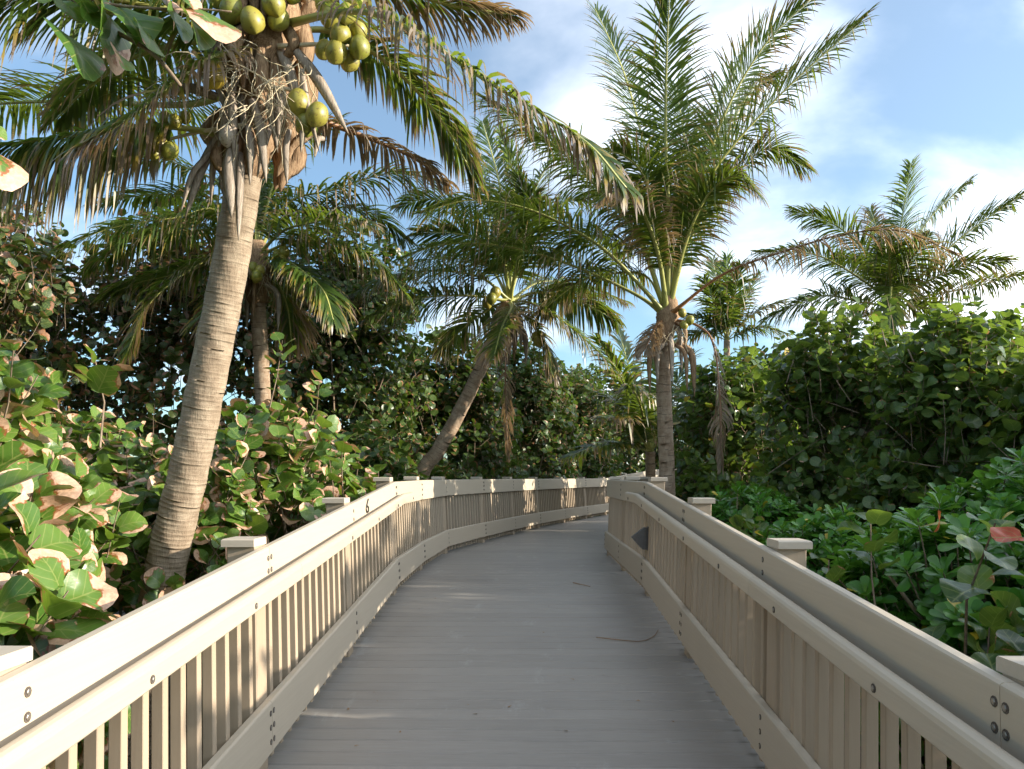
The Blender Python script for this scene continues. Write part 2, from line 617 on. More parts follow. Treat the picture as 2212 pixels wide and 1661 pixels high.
MAT_GRAPE = leaf_mat('sea grape leaf', (0.048, 0.122, 0.016), (0.130, 0.220, 0.036), (0.28, 0.44, 0.04), dead=0.97, dead_col=(0.58, 0.37, 0.25), trans=0.25, gloss=0.32)
MAT_GRAPE_DK = leaf_mat('sea grape leaf, shade thicket', (0.026, 0.066, 0.015), (0.064, 0.118, 0.025), (0.17, 0.28, 0.03), dead=0.60, dead_col=(0.36, 0.20, 0.11), trans=0.27)  # greens darkened to stand in for the shade these trees lie in
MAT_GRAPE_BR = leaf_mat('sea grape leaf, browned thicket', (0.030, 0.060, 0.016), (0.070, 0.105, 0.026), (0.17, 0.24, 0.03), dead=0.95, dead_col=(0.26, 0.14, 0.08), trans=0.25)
MAT_GRAPE_GR = leaf_mat('sea grape leaf, green hedge', (0.030, 0.074, 0.020), (0.088, 0.150, 0.036), (0.30, 0.44, 0.05), dead=0.28, trans=0.33, gloss=0.31, rare=(0.50, 0.36, 0.03))
MAT_ROSE = leaf_mat('rosette shrub leaf', (0.034, 0.135, 0.014), (0.100, 0.265, 0.032), (0.20, 0.42, 0.04), dead=0.0, gloss=0.28, trans=0.30, veins=False, rare=(0.50, 0.36, 0.03))
MAT_RED = leaf_mat('red old leaf', (0.42, 0.06, 0.02), (0.55, 0.12, 0.03), (0.7, 0.12, 0.03), dead=0.0, trans=0.3)
MAT_FROND = frond_mat()
MAT_RACHIS = rachis_mat()
MAT_TRUNK = trunk_mat('pale ringed palm bark', (0.27, 0.205, 0.14), (0.37, 0.295, 0.21), (0.13, 0.085, 0.055))
MAT_TRUNK_DK = trunk_mat('brown ringed palm bark', (0.29, 0.20, 0.13), (0.42, 0.32, 0.225), (0.05, 0.035, 0.025), 0.9)
MAT_FIBRE = simple_mat('palm fibre', (0.17, 0.10, 0.055), (0.40, 0.27, 0.16), 5, 0.9, (14, 14, 1.5), 0.9)
MAT_SHEATH = simple_mat('dry grey sheath', (0.22, 0.175, 0.13), (0.42, 0.35, 0.28), 3, 0.75, (25, 25, 2), 0.4)
MAT_STRAND = simple_mat('dry flower stalk', (0.46, 0.38, 0.24), (0.62, 0.54, 0.38), 20, 0.8)
MAT_NUT = coconut_mat('green coconut', (0.20, 0.21, 0.028), (0.34, 0.29, 0.05), (0.13, 0.085, 0.025))
MAT_NUT_OR = coconut_mat('ripening coconut', (0.40, 0.26, 0.025), (0.46, 0.33, 0.04), (0.20, 0.11, 0.03))
MAT_NUT_OLD = coconut_mat('old grey coconut', (0.36, 0.29, 0.23), (0.45, 0.38, 0.31), (0.18, 0.13, 0.10))
MAT_TWIG = simple_mat('twig bark', (0.15, 0.105, 0.07), (0.30, 0.23, 0.16), 9, 0.85, (6, 6, 1))
MAT_DRYBIT = simple_mat('dry leaf bit', (0.20, 0.11, 0.05), (0.32, 0.20, 0.10), 12, 0.85)

# ------------------------------------------------------------------ the walk: stations (x, y, z of the deck)
RAMP_TOP, SLOPE = 7.6, 0.081
TILT = 0.055


def zdeck(y):
    return -(RAMP_TOP - y) * SLOPE if y < RAMP_TOP else 0.0


LX, RX = -1.21, 1.085
LEFT = [(LX, y, zdeck(y)) for y in (-1.66, 0.17, 2.0, 3.83, 5.66, 7.5, 9.35)]
LEFT += [(-1.12, 11.35, 0), (-0.68, 13.25, 0), (-0.20, 15.1, 0), (0.32, 16.95, 0), (0.96, 18.9, 0), (1.65, 20.8, 0),
         (2.38, 22.7, 0), (3.25, 24.5, 0.12), (4.35, 26.1, 0.28), (5.85, 27.3, 0.44), (7.65, 28.0, 0.60), (9.5, 28.4, 0.76)]
RIGHT = [(RX, y, zdeck(y)) for y in (-1.75, 0.1, 1.95, 3.8, 5.66, 7.5, 9.35)]
RIGHT += [(1.10, 11.15, 0), (1.52, 12.6, 0), (2.02, 14.4, 0), (2.52, 16.2, 0), (3.13, 18.0, 0), (3.80, 19.8, 0),
          (4.50, 21.5, 0), (5.45, 23.2, 0.13), (6.6, 24.6, 0.28), (8.1, 25.5, 0.44), (9.9, 26.0, 0.60)]
CENTRE = np.array([((a[0] + b[0]) / 2, (a[1] + b[1]) / 2) for a, b in zip(LEFT, RIGHT)])


def walk_dist(xy):
    xy = np.atleast_2d(xy)
    best = np.full(len(xy), 1e9)
    for a, b in zip(CENTRE[:-1], CENTRE[1:]):
        ab = b - a
        t = np.clip(((xy - a) @ ab) / (ab @ ab), 0, 1)
        best = np.minimum(best, np.linalg.norm(xy - (a + t[:, None] * ab), axis=1))
    return best


# ------------------------------------------------------------------ setting: ground and deck
GZ = -1.0


def make_ground():
    nx = 61
    xs = np.sign(np.linspace(-1, 1, nx)) * np.abs(np.linspace(-1, 1, nx)) ** 3 * 900
    V = np.array([(x, y + 10, GZ - 0.02 + 0.05 * math.sin(x * 0.9 + y * 0.3) * math.cos(y * 0.7)) for y in xs for x in xs])
    i, j = np.meshgrid(np.arange(nx - 1), np.arange(nx - 1), indexing='ij')
    a = (i * nx + j).ravel()
    F = np.stack([a, a + 1, a + nx + 1, a + nx], 1)
    o = mesh_np('ground', V, F, None, [MAT_GROUND], smooth=True)
    tag(o, kind='structure')


make_ground()


def make_deck():
    mb = MB()
    # stringers under the planks, following both edges and the middle
    for off in (-1.25, 0.0, 1.25):
        P = []
        for k in range(len(CENTRE)):
            c = CENTRE[k]
            t = CENTRE[min(k + 1, len(CENTRE) - 1)] - CENTRE[max(k - 1, 0)]
            t = t / np.linalg.norm(t)
            z = (LEFT[k][2] + RIGHT[k][2]) / 2
            q = c + off * np.array([t[1], -t[0]])
            P.append((q[0], q[1], z))
        rings = []
        for k, p in enumerate(P):
            rings.append([(p[0] - .045, p[1], p[2] - .30), (p[0] + .045, p[1], p[2] - .30), (p[0] + .045, p[1], p[2] - .045), (p[0] - .045, p[1], p[2] - .045)])
        mb.sweep(rings)
    root = mb.build('boardwalk_deck', [MAT_UNDER])
    tag(root, kind='structure')
    # planks laid crosswise, one object each
    cl = np.array([((a[0] + b[0]) / 2, (a[1] + b[1]) / 2, (a[2] + b[2]) / 2) for a, b in zip(LEFT, RIGHT)])
    cl[5][1] = RAMP_TOP; cl[5][2] = 0.0
    seg = np.linalg.norm(np.diff(cl, axis=0), axis=1)
    cum = np.concatenate([[0], np.cumsum(seg)])
    tang = nrm(np.gradient(cl[:, :2], axis=0))
    def at(s):
        i = min(max(np.searchsorted(cum, s, side='right') - 1, 0), len(seg) - 1)
        t = (s - cum[i]) / seg[i]
        p = cl[i] + t * (cl[i + 1] - cl[i])
        # smooth the heading over the bend
        tt = nrm(tang[i] * (1 - t) + tang[i + 1] * t) if i >= 6 else np.array([0.0, 1.0])
        return p, np.array([tt[1], -tt[0], 0.0])
    rng = random.Random(4)
    pitch, s, n = 0.145, 0.0, 0
    while s + pitch < cum[-1] and n < 225:
        p0, n0 = at(s + 0.0038); p1, n1 = at(s + pitch - 0.0038)
        hw = 1.34
        dz = rng.uniform(-0.0012, 0.0012)
        up = np.array([0, 0, 1.0])
        t3 = nrm(p1 - p0)
        V, ch = [], 0.006
        # chamfered long edges
        prof = [(0, -0.04), (0, -ch), (ch, 0), (-ch, 0), (0, -ch), (0, -0.04)]
        ends = []
        for sd in (-1, 1):
            e0 = p0 + n0 * hw * sd + up * dz; e1 = p1 + n1 * hw * sd + up * dz
            ends.append([e0 - up * .04, e0 - up * ch, e0 + t3 * ch, e1 - t3 * ch, e1 - up * ch, e1 - up * .04])
        b = MB(); b.sweep(ends)
        b.build('plank', [MAT_DECK], root)
        s += pitch; n += 1


make_deck()


# ------------------------------------------------------------------ railings
def mitre(st, side):
    """outward horizontal unit-ish vectors at the stations (side -1 left railing, +1 right)"""
    P = np.array(st)[:, :2]
    d = nrm(np.diff(P, axis=0))
    out = []
    for k in range(len(P)):
        a = d[max(k - 1, 0)]; b = d[min(k, len(d) - 1)]
        na = np.array([a[1], -a[0]]) * side; nb = np.array([b[1], -b[0]]) * side
        m = nrm(na + nb)
        out.append(m / max(0.5, m @ na))
    return np.array(out)


def interp_station(st, mit, s):
    """s is a float station index"""
    i = min(int(math.floor(s)), len(st) - 2)
    t = s - i
    p = np.array(st[i]) * (1 - t) + np.array(st[i + 1]) * t
    m = mit[i] * (1 - t) + mit[i + 1] * t
    if 0.001 < t < 0.999:
        d = nrm(np.array(st[i + 1])[:2] - np.array(st[i])[:2])
        side = 1 if (np.array([d[1], -d[0]]) @ m) > 0 else -1
        m = np.array([d[1], -d[0]]) * side
    return p, m


def rail_board(st, mit, s0, s1, prof, trim0=0.0015, trim1=0.0015):
    """prof: closed list of (outward offset, height above deck)"""
    ss = [s0] + [k for k in range(int(math.floor(s0)) + 1, int(math.ceil(s1)))] + [s1]
    rings = []
    for k, s in enumerate(ss):
        p, m = interp_station(st, mit, s)
        if k in (0, len(ss) - 1):
            q, _ = interp_station(st, mit, ss[1] if k == 0 else ss[-2])
            d = nrm(q - p)
            p = p + d * (trim0 if k == 0 else trim1)
        rings.append([(p[0] + m[0] * (o + TILT * h), p[1] + m[1] * (o + TILT * h), p[2] + h) for o, h in prof])
    return rings


def rect_prof(o0, o1, h0, h1, c=0.006):
    return [(o0 + c, h0), (o1 - c, h0), (o1, h0 + c), (o1, h1 - c), (o1 - c, h1), (o0 + c * 1.6, h1), (o0 + .2 * c, h1 - c), (o0, h1 - 2 * c), (o0, h0 + c)]


bolt_me = None


def bolt_mesh():
    global bolt_me
    mb = MB()
    # dark disc for a recess's shade (y = outward) and a hexagonal head on it
    ring = lambda r, y, n, ph=0: [(r * math.cos(a + ph), y, r * math.sin(a + ph)) for a in np.linspace(0, 2 * math.pi, n, endpoint=False)]
    mb.sweep([ring(0.0135, 0.004, 10), ring(0.0135, -0.0012, 10)], True, None, 0)
    mb.sweep([ring(0.0085, 0.003, 6), ring(0.0085, -0.0030, 6), ring(0.006, -0.0040, 6)], True, None, 1)
    me = bpy.data.meshes.new('bolt')
    me.from_pydata(mb.v, [], mb.f)
    me.polygons.foreach_set('material_index', mb.m)
    me.materials.append(MAT_HOLE_SHADE); me.materials.append(MAT_BOLT)
    bolt_me = me


bolt_mesh()


def put_bolt(board, st, mit, s, shift, off, h):
    i = min(max(int(math.floor(s)), 0), len(st) - 2)
    d3 = np.array(st[i + 1]) - np.array(st[i])
    if shift < 0 and abs(s - round(s)) < 1e-6 and round(s) > 0:
        d3 = np.array(st[int(round(s))]) - np.array(st[int(round(s)) - 1])
    L_ = np.linalg.norm(d3[:2])
    d3 = d3 / L_
    p, m = interp_station(st, mit, s)
    m = nrm(m)
    p = p + d3 * shift
    q = np.array([p[0] + m[0] * (off + TILT * h), p[1] + m[1] * (off + TILT * h), p[2] + h])
    o = bpy.data.objects.new('bolt', bolt_me)
    COL.objects.link(o)
    o.parent = board
    yv = Vector((m[0], m[1], -TILT)).normalized()
    zv = Vector((TILT * m[0], TILT * m[1], 1)).normalized()
    xv = yv.cross(zv)
    Mx = Matrix((xv, yv, zv)).transposed().to_4x4()
    Mx.translation = Vector(q - origin_of(board))
    o.matrix_basis = Mx


def make_railing(st, side, label, joints_top, joints_toe, hand_end, hand_joint, numeral=False):
    mit = mitre(st, side)
    # board planes are stations shifted outward by nothing: inner face at offset 0
    root = thing('railing', st[0], label, 'railing', 'railings along the boardwalk')
    n = len(st)
    TOPH = (0.83, 1.065); TOEH = (0.10, 0.335)
    boards = []
    for kind, J, (h0, h1), bolts in (('top_board', joints_top, TOPH, (0.89, 0.952, 1.013)), ('toe_board', joints_toe, TOEH, (0.155, 0.22, 0.285))):
        for a, b in zip(J[:-1], J[1:]):
            mb = MB()
            mb.sweep(rail_board(st, mit, a, b, rect_prof(0, 0.045, h0, h1)))
            o = mb.build(kind, [MAT_RAIL], root)
            boards.append((kind, a, b, o))
            for s in range(int(a), int(b) + 1):
                if np.array(st[s])[1] > 22: continue
                bl = bolts
                if s == a: sh = [0.022]
                elif s == b: sh = [-0.022]
                else: sh = [0.0]
                for q in sh:
                    for h in bl:
                        if not (s == 0 and q < 0): put_bolt(o, st, mit, float(s), q, -0.001, h)
    # posts with caps
    for k in range(n):
        m = nrm(mit[k]); p = np.array(st[k])
        t = np.array([m[1], -m[0]])
        rings = []
        for h in (-0.9 if k < 15 else -1.4, 0.0, 1.07):
            rings.append([(p[0] + m[0] * (o + TILT * h) + t[0] * w, p[1] + m[1] * (o + TILT * h) + t[1] * w, p[2] + h)
                          for o, w in ((0.046, -.064), (0.052, -.07), (0.18, -.07), (0.186, -.064), (0.186, .064), (0.18, .07), (0.052, .07), (0.046, .064))])
        mb = MB(); mb.sweep(rings)
        po = mb.build('post', [MAT_POST], root)
        mb = MB(); rings = []
        for h, g, in ((1.071, 0.012), (1.071, 0.020), (1.103, 0.020), (1.109, 0.012)):
            lo, hi = 0.048 - min(g, 0.002), 0.186 + g
            cc = 0.07 + g
            rings.append([(p[0] + m[0] * (o + TILT * h) + t[0] * w, p[1] + m[1] * (o + TILT * h) + t[1] * w, p[2] + h)
                          for o, w in ((lo, -cc), (hi, -cc), (hi, cc), (lo, cc))])
        mb.sweep(rings)
        mb.build('cap', [MAT_CAP], po)
    # balusters
    rng = random.Random(7 + side)
    for k in range(n - 1):
        a, b = np.array(st[k]), np.array(st[k + 1])
        d = b - a
        Lh = np.linalg.norm(d[:2])
        cnt = max(2, int(round((Lh - 0.14) / 0.14)) )
        m = nrm(np.array([d[1], -d[0]]) * side)
        t = d[:2] / Lh
        for j in range(cnt - 1 + 1):
            s = 0.07 + (Lh - 0.14) * (j + 0.5) / cnt
            p = a + d * (s / Lh)
            wz = 0.020
            jit = rng.uniform(-0.003, 0.003)
            rings = []
            for h in (0.03, 0.965):
                rings.append([(p[0] + m[0] * (o + TILT * h) + t[0] * (w + jit), p[1] + m[1] * (o + TILT * h) + t[1] * (w + jit), p[2] + h)
                              for o, w in ((0.047, -wz + .003), (0.050, -wz), (0.088, -wz), (0.091, -wz + .003), (0.091, wz - .003), (0.088, wz), (0.050, wz), (0.047, wz - .003))])
            mb = MB(); mb.sweep(rings)
            mb.build('baluster', [MAT_POST], root)
    # lower back rail that carries the baluster feet (hidden behind the toe board)
    # handrail on the ramp
    prof = [(-0.040, 0.862), (-0.088, 0.862), (-0.093, 0.868), (-0.094, 0.925), (-0.091, 0.938), (-0.083, 0.947), (-0.072, 0.951), (-0.060, 0.951), (-0.048, 0.947), (-0.040, 0.938)]
    segs = [(0.0, hand_joint), (hand_joint, hand_end)]
    for a, b in segs:
        mb = MB()
        mb.sweep(rail_board(st, mit, a, b, prof, 0.001, 0.001))
        ho = mb.build('handrail', [MAT_RAIL], root, smooth=False)
        s = math.ceil(a * 2) / 2 + 0.25
        while s < b:
            put_bolt(ho, st, mit, s, 0.0, -0.0955, 0.892)
            s += 0.5
        # spacer blocks from the posts to the handrail
        for k in range(int(math.ceil(a)), int(math.floor(b)) + 1):
            m = nrm(mit[k]); p = np.array(st[k]); t = np.array([m[1], -m[0]])
            rings = [[(p[0] + m[0] * (o + TILT * h) + t[0] * w, p[1] + m[1] * (o + TILT * h) + t[1] * w, p[2] + h)
                      for w, h in ((-.02, .875), (.02, .875), (.02, .91), (-.02, .91))] for o in (-0.041, -0.0005)]
            mb = MB(); mb.sweep(rings); mb.build('bracket', [MAT_POST], ho)
    if numeral:
        bd = [o for k, a, b, o in boards if k == 'top_board' and a <= 4.2 <= b][0]
        ysix = 6.12
        zb = zdeck(ysix)
        pts = [(0.26, 1.0), (0.18, 0.93), (0.02, 0.72), (-0.12, 0.50), (-0.22, 0.32), (-0.20, 0.14), (-0.08, 0.02), (0.06, 0.01), (0.19, 0.09),
               (0.23, 0.24), (0.20, 0.37), (0.09, 0.46), (-0.04, 0.46), (-0.15, 0.38)]
        P = []
        for u, v in pts:
            h = 0.945 + 0.102 * v
            P.append((LX - TILT * h + 0.004, ysix + 0.19 * u, zb + h))
        mb = MB(); tube(mb, spline(P, 40), 0.0062, 6)
        mb.build('numeral', [MAT_NUM], bd)
    return root, mit


left_rail, LM = make_railing(LEFT, -1, 'left-hand railing, sunlit on the ramp, with the numeral 6, curving right into the trees',
                             [1, 3, 5, 6, 8, 10, 12, 14, 16, 18], [1, 3, 5, 6.25, 8, 10, 12, 14, 16, 18], 5.28, 2.9 + 0.2, True) if False else \
    make_railing(LEFT, -1, 'railing with the numeral 6, its ramp half in sun, curving right into the trees',
                 [0, 1, 3, 5, 6, 8, 10, 12, 14, 16, 18], [0, 1, 3, 5, 6, 8, 10, 12, 14, 16, 18], 5.28, 3.12, True)
right_rail, RM = make_railing(RIGHT, 1, 'railing in shade with the dark wedge lamp, ending at the bend of the walk',
                              [0, 2, 4, 5, 7, 9, 11, 13, 15, 17], [0, 2, 4, 5, 7, 9, 11, 13, 15, 17], 5.40, 2.95)


def make_lamp():
    p = np.array(RIGHT[5]); h0 = 0.40
    o = thing('step_light', (p[0], p[1], p[2] + h0), 'dark grey wedge-shaped step lamp fixed to a post of the shaded railing', 'lamp')
    mb = MB()
    base = lambda h, off: p[0] + TILT * h + off
    z = p[2]
    w = 0.046
    prof = [(0.040, 0.630), (0.010, 0.630), (-0.112, 0.538), (-0.004, 0.425), (0.040, 0.425)]
    r0 = [(base(h, f), p[1] - w * (1.0 if f > -0.1 else 0.55), z + h) for f, h in prof]
    r1 = [(base(h, f), p[1] + w * (1.0 if f > -0.1 else 0.55), z + h) for f, h in prof]
    mb.sweep([r0, r1])
    mb.build('housing', [MAT_LAMP], o)
    mb = MB()
    mb.sweep([[(base(h, 0.046), p[1] + q, z + h) for q, h in ((-.052, .415), (.052, .415), (.052, .64), (-.052, .64))],
              [(base(h, 0.0405), p[1] + q, z + h) for q, h in ((-.052, .415), (.052, .415), (.052, .64), (-.052, .64))]])
    mb.build('back_plate', [MAT_LAMP], o)


make_lamp()

# ------------------------------------------------------------------ leaves
def grape_proto(seed, hi):
    rng = random.Random(seed)
    n = 16 if hi else 10
    V, UV, F = [], [], []
    rings = (0.5, 1.0) if hi else (1.0,)
    cup = rng.uniform(-0.05, 0.34); bend = rng.uniform(-0.12, 0.32); ph = rng.uniform(0, 6.28); wav = rng.uniform(0.03, 0.15)
    def place(u, v):
        th = math.atan2(u, v)
        r = math.hypot(u, v)
        w = cup * abs(u) * 0.9 - bend * (v * v) + wav * r * math.sin(3 * th + ph)
        return (u, v + 1.0, w)
    V.append(place(0, 0)); UV.append((0, 0))
    for rr in rings:
        for k in range(n):
            th = 2 * math.pi * k / n
            rad = 1.0 + 0.05 * math.sin(2 * th + ph) + rng.uniform(-.03, .03) - (0.16 if k == n // 2 else 0)
            u, v = math.sin(th) * rad * rr * 1.02, math.cos(th) * rad * rr
            V.append(place(u, v)); UV.append((u, v))
    for k in range(n):
        F.append((0, 1 + (k + 1) % n, 1 + k))
    if hi:
        for k in range(n):
            a, b = 1 + k, 1 + (k + 1) % n
            F.append((a, b, b + n)); F.append((a, b + n, a + n))
    return np.array(V), np.array(F), np.array(UV)


def rose_proto(seed, hi):
    rng = random.Random(seed)
    cols = [(-1.0, 0.06), (-0.3, 0.22), (0.25, 0.42), (0.65, 0.52), (0.90, 0.40), (1.0, 0.16)]
    V, UV, F = [], [], []
    bend = rng.uniform(0.15, 0.4)
    for v, hw in cols:
        for u in (-1, 0, 1):
            V.append((u * hw, v + 1.0, 0.22 * abs(u) * hw - bend * ((v + 1) / 2) ** 2 * 0.8))
            UV.append((u * hw, v))
    for i in range(len(cols) - 1):
        for j in range(2):
            a = i * 3 + j
            F.append((a, a + 1, a + 4)); F.append((a, a + 4, a + 3))
    return np.array(V), np.array(F), np.array(UV)


PROTO = {'grape': [grape_proto(s, False) for s in range(5)], 'rose': [rose_proto(s, False) for s in range(3)]}
HI = {'grape': [grape_proto(s + 20, True) for s in range(8)], 'rose': [rose_proto(s + 20, True) for s in range(5)]}
HI_MESH = {}


def leaf_mesh(kind, v, mat):
    key = (kind, v, mat.name)
    if key not in HI_MESH:
        V, F, UV = HI[kind][v]
        me = bpy.data.meshes.new('leaf')
        me.from_pydata([tuple(p) for p in V], [], [tuple(int(i) for i in f) for f in F])
        l = me.uv_layers.new(name='UVMap')
        l.data.foreach_set('uv', UV[F.ravel()].astype(np.float32).ravel())
        me.polygons.foreach_set('use_smooth', np.ones(len(F), bool))
        me.materials.append(mat)
        HI_MESH[key] = me
    return HI_MESH[key]


def leaf_object(parent, kind, v, mat, P, D, Nn, size, name='leaf'):
    """P petiole end, D leaf direction, Nn blade normal, size = half length"""
    o = bpy.data.objects.new(name, leaf_mesh(kind, v, mat))
    COL.objects.link(o)
    o.parent = parent
    y = Vector(D).normalized()
    z = Vector(Nn); z = (z - z.dot(y) * y).normalized()
    x = y.cross(z)
    Mx = Matrix((x * size, y * size, z * size)).transposed().to_4x4()
    Mx.translation = Vector([float(a) for a in (np.asarray(P) - origin_of(parent))])
    o.matrix_basis = Mx
    return o


def leaf_mass(parent, name, kind, mat, P, D, Nn, size, rnd):
    """all these leaves as one mesh"""
    n = len(P)
    if n == 0: return None
    D = nrm(D)
    Nn = nrm(Nn - (Nn * D).sum(1, keepdims=True) * D)
    X = np.cross(D, Nn)
    Vs, Fs, Us, As = [], [], [], []
    off = 0
    protos = PROTO[kind]
    which = (rnd * 977).astype(int) % len(protos)
    for w, (V, F, UV) in enumerate(protos):
        idx = np.where(which == w)[0]
        if len(idx) == 0: continue
        s = size[idx][:, None, None]
        pts = P[idx][:, None, :] + s * (V[None, :, 0:1] * X[idx][:, None, :] + V[None, :, 1:2] * D[idx][:, None, :] + V[None, :, 2:3] * Nn[idx][:, None, :])
        m = len(V)
        Vs.append(pts.reshape(-1, 3))
        Fs.append((F[None] + (off + np.arange(len(idx)) * m)[:, None, None]).reshape(-1, 3))
        Us.append(np.tile(UV, (len(idx), 1)))
        As.append(np.repeat(rnd[idx], m))
        off += len(idx) * m
    o = mesh_np(name, np.vstack(Vs), np.vstack(Fs), parent, [mat], uv=np.vstack(Us), attr=np.concatenate(As), smooth=True)
    o['kind'] = 'stuff'
    return o


def strips(parent, name, mat, A, B, r0, r1):
    """many straight three-sided twigs in one mesh"""
    n = len(A)
    T = nrm(B - A)
    ref = np.where(np.abs(T[:, 2:3]) < 0.9, np.array([[0, 0, 1.0]]), np.array([[1.0, 0, 0]]))
    X = nrm(np.cross(T, ref)); Y = np.cross(T, X)
    mid = (A + B) / 2 + X * (np.linalg.norm(B - A, axis=1)[:, None] * 0.06) * np.sign(np.sin(np.arange(n) * 12.9))[:, None]
    V = []
    for P, r in ((A, r0), (mid, (r0 + r1) / 2), (B, r1)):
        for k in range(3):
            a = 2 * math.pi * k / 3
            V.append(P + np.broadcast_to(r, (n,))[:, None] * (math.cos(a) * X + math.sin(a) * Y))
    V = np.stack(V, 1).reshape(-1, 3)
    F = []
    for i in range(2):
        for k in range(3):
            F.append((i * 3 + k, i * 3 + (k + 1) % 3, (i + 1) * 3 + (k + 1) % 3, (i + 1) * 3 + k))
    F = np.array(F)[None] + (np.arange(n) * 9)[:, None, None]
    o = mesh_np(name, V, F.reshape(-1, 4), parent, [mat], smooth=True)
    o['kind'] = 'stuff'
    return o


def bush(name, label, cat, group, base, blobs, n_tw, size, mat, kind='grape', per=7, indiv=300, seed=1, shell=(0.68, 1.05),
         clear=1.62, up=0.5, twig=0.42, nst=6, facing=None, lowcut=-0.45, sprigs=()):
    rng = np.random.default_rng(seed)
    root = thing(name, (base[0], base[1], GZ), label, cat, group)
    cs = np.array([b[0] for b in blobs], float); rs = np.array([b[1] for b in blobs], float)
    wgt = (rs.prod(1)) ** 0.67; wgt = wgt / wgt.sum()
    which = rng.choice(len(blobs), n_tw, p=wgt)
    dr = nrm(rng.normal(size=(n_tw, 3)))
    dr[:, 2] = np.where(dr[:, 2] < lowcut, -dr[:, 2], dr[:, 2])
    rr = shell[0] + (shell[1] - shell[0]) * rng.random(n_tw) ** 0.6
    E = cs[which] + dr * rs[which] * rr[:, None]
    E += rng.normal(size=(n_tw, 3)) * 0.05
    if len(sprigs):
        E = np.vstack([E, np.array(sprigs)]); dr = np.vstack([dr, np.tile([[0, 0, 1.0]], (len(sprigs), 1))])
    ax = nrm(dr * 0.6 + np.array([0, 0, up]) + rng.normal(size=(len(E), 3)) * 0.32)
    Ltw = twig * rng.uniform(0.7, 1.3, len(E))
    keep = (walk_dist(E[:, :2]) > clear) & (E[:, 2] > GZ + 0.08)
    E, ax, Ltw, dr = E[keep], ax[keep], Ltw[keep], dr[keep]
    n = len(E)
    st = E - ax * Ltw[:, None]
    # leaves along each twig
    if kind == 'grape':
        t = (np.arange(per) + 0.6) / per
        t = 0.25 + 0.78 * t
        az0 = rng.uniform(0, 6.28, n)
        ang = az0[:, None] + np.arange(per)[None] * 2.4
        ref = nrm(np.cross(ax, nrm(rng.normal(size=(n, 3)))))
        ref2 = np.cross(ax, ref)
        side = np.cos(ang)[..., None] * ref[:, None] + np.sin(ang)[..., None] * ref2[:, None]
        P = st[:, None] + ax[:, None] * (Ltw[:, None] * t[None])[..., None] + side * 0.02
        D = nrm(side * 0.9 + ax[:, None] * 0.45 + rng.normal(size=(n, per, 3)) * 0.22)
        Nn = nrm(ax[:, None] * 0.55 + np.array([0, 0, 0.35]) + dr[:, None] * 0.55 + rng.normal(size=(n, per, 3)) * 0.42
                 + (0 if facing is None else np.array(facing) * 0.5))
        sz = size * rng.uniform(0.62, 1.12, (n, per)) * (1.08 - 0.45 * np.abs(t - 0.55))[None]
    else:
        ang = np.arange(per)[None] * 2.399 + rng.uniform(0, 6.28, n)[:, None]
        ref = nrm(np.cross(ax, nrm(rng.normal(size=(n, 3)))))
        ref2 = np.cross(ax, ref)
        side = np.cos(ang)[..., None] * ref[:, None] + np.sin(ang)[..., None] * ref2[:, None]
        lift = np.linspace(0.05, 1.3, per)[None, :, None]
        D = nrm(side + ax[:, None] * lift + rng.normal(size=(n, per, 3)) * 0.10)
        P = E[:, None] - ax[:, None] * (np.linspace(0.07, 0.0, per)[None, :, None]) + side * 0.005
        Nn = nrm(ax[:, None] * 1.0 - side * 0.4 + rng.normal(size=(n, per, 3)) * 0.1)
        sz = size * rng.uniform(0.7, 1.15, (n, per)) * np.linspace(1.0, 0.62, per)[None]
    P, D, Nn, sz = P.reshape(-1, 3), D.reshape(-1, 3), Nn.reshape(-1, 3), sz.ravel()
    tip = P + D * (2 * sz)[:, None]
    keep = (walk_dist(tip[:, :2]) > clear - 0.06) & (tip[:, 2] > GZ + 0.03) & (walk_dist(P[:, :2]) > clear - 0.1)
    P, D, Nn, sz = P[keep], D[keep], Nn[keep], sz[keep]
    rnd = rng.random(len(P))
    # the leaves that show largest are objects of their own
    solo = np.zeros(len(P), bool)
    if indiv:
        px, py, d = to_px(P + D * sz[:, None])
        vis = (px > -60) & (px < 2270) & (py > -60) & (py < 1700) & (d > 0.5)
        view = nrm(P - C0)
        score = np.where(vis, sz / np.maximum(d, 0.3) ** 1.5 * (0.35 + np.abs((Nn * view).sum(1))), -1)
        order = np.argsort(-score)[:indiv]
        order = order[score[order] > 0]
        solo[order] = True
        for i in order:
            leaf_object(root, kind, int(rnd[i] * 9973) % len(HI[kind]), mat, P[i], D[i], Nn[i], float(sz[i]))
    leaf_mass(root, 'foliage', kind, mat, P[~solo], D[~solo], Nn[~solo], sz[~solo], rnd[~solo])
    strips(root, 'twigs', MAT_TWIG, st - ax * 0.25, E, 0.0085, 0.004)
    # main stems
    for k in range(nst):
        b = blobs[k % len(blobs)]
        tgt = np.array(b[0]) + rng.uniform(-0.6, 0.6, 3) * np.array(b[1]) + np.array([0, 0, 0.2 * b[1][2]])
        b0 = np.array([base[0], base[1], GZ - 0.05]) + np.append(rng.uniform(-0.35, 0.35, 2), 0)
        midp = b0 * 0.5 + tgt * 0.5 + np.append(rng.uniform(-0.3, 0.3, 2), rng.uniform(-0.1, 0.4))
        pts = spline([b0, midp, tgt], 9)
        if (walk_dist(pts[:, :2]) < 1.5).any(): continue
        mb = MB(); tube(mb, pts, np.linspace(0.035, 0.010, 9), 6)
        mb.build('stem', [MAT_TWIG], root, smooth=True)
    return root


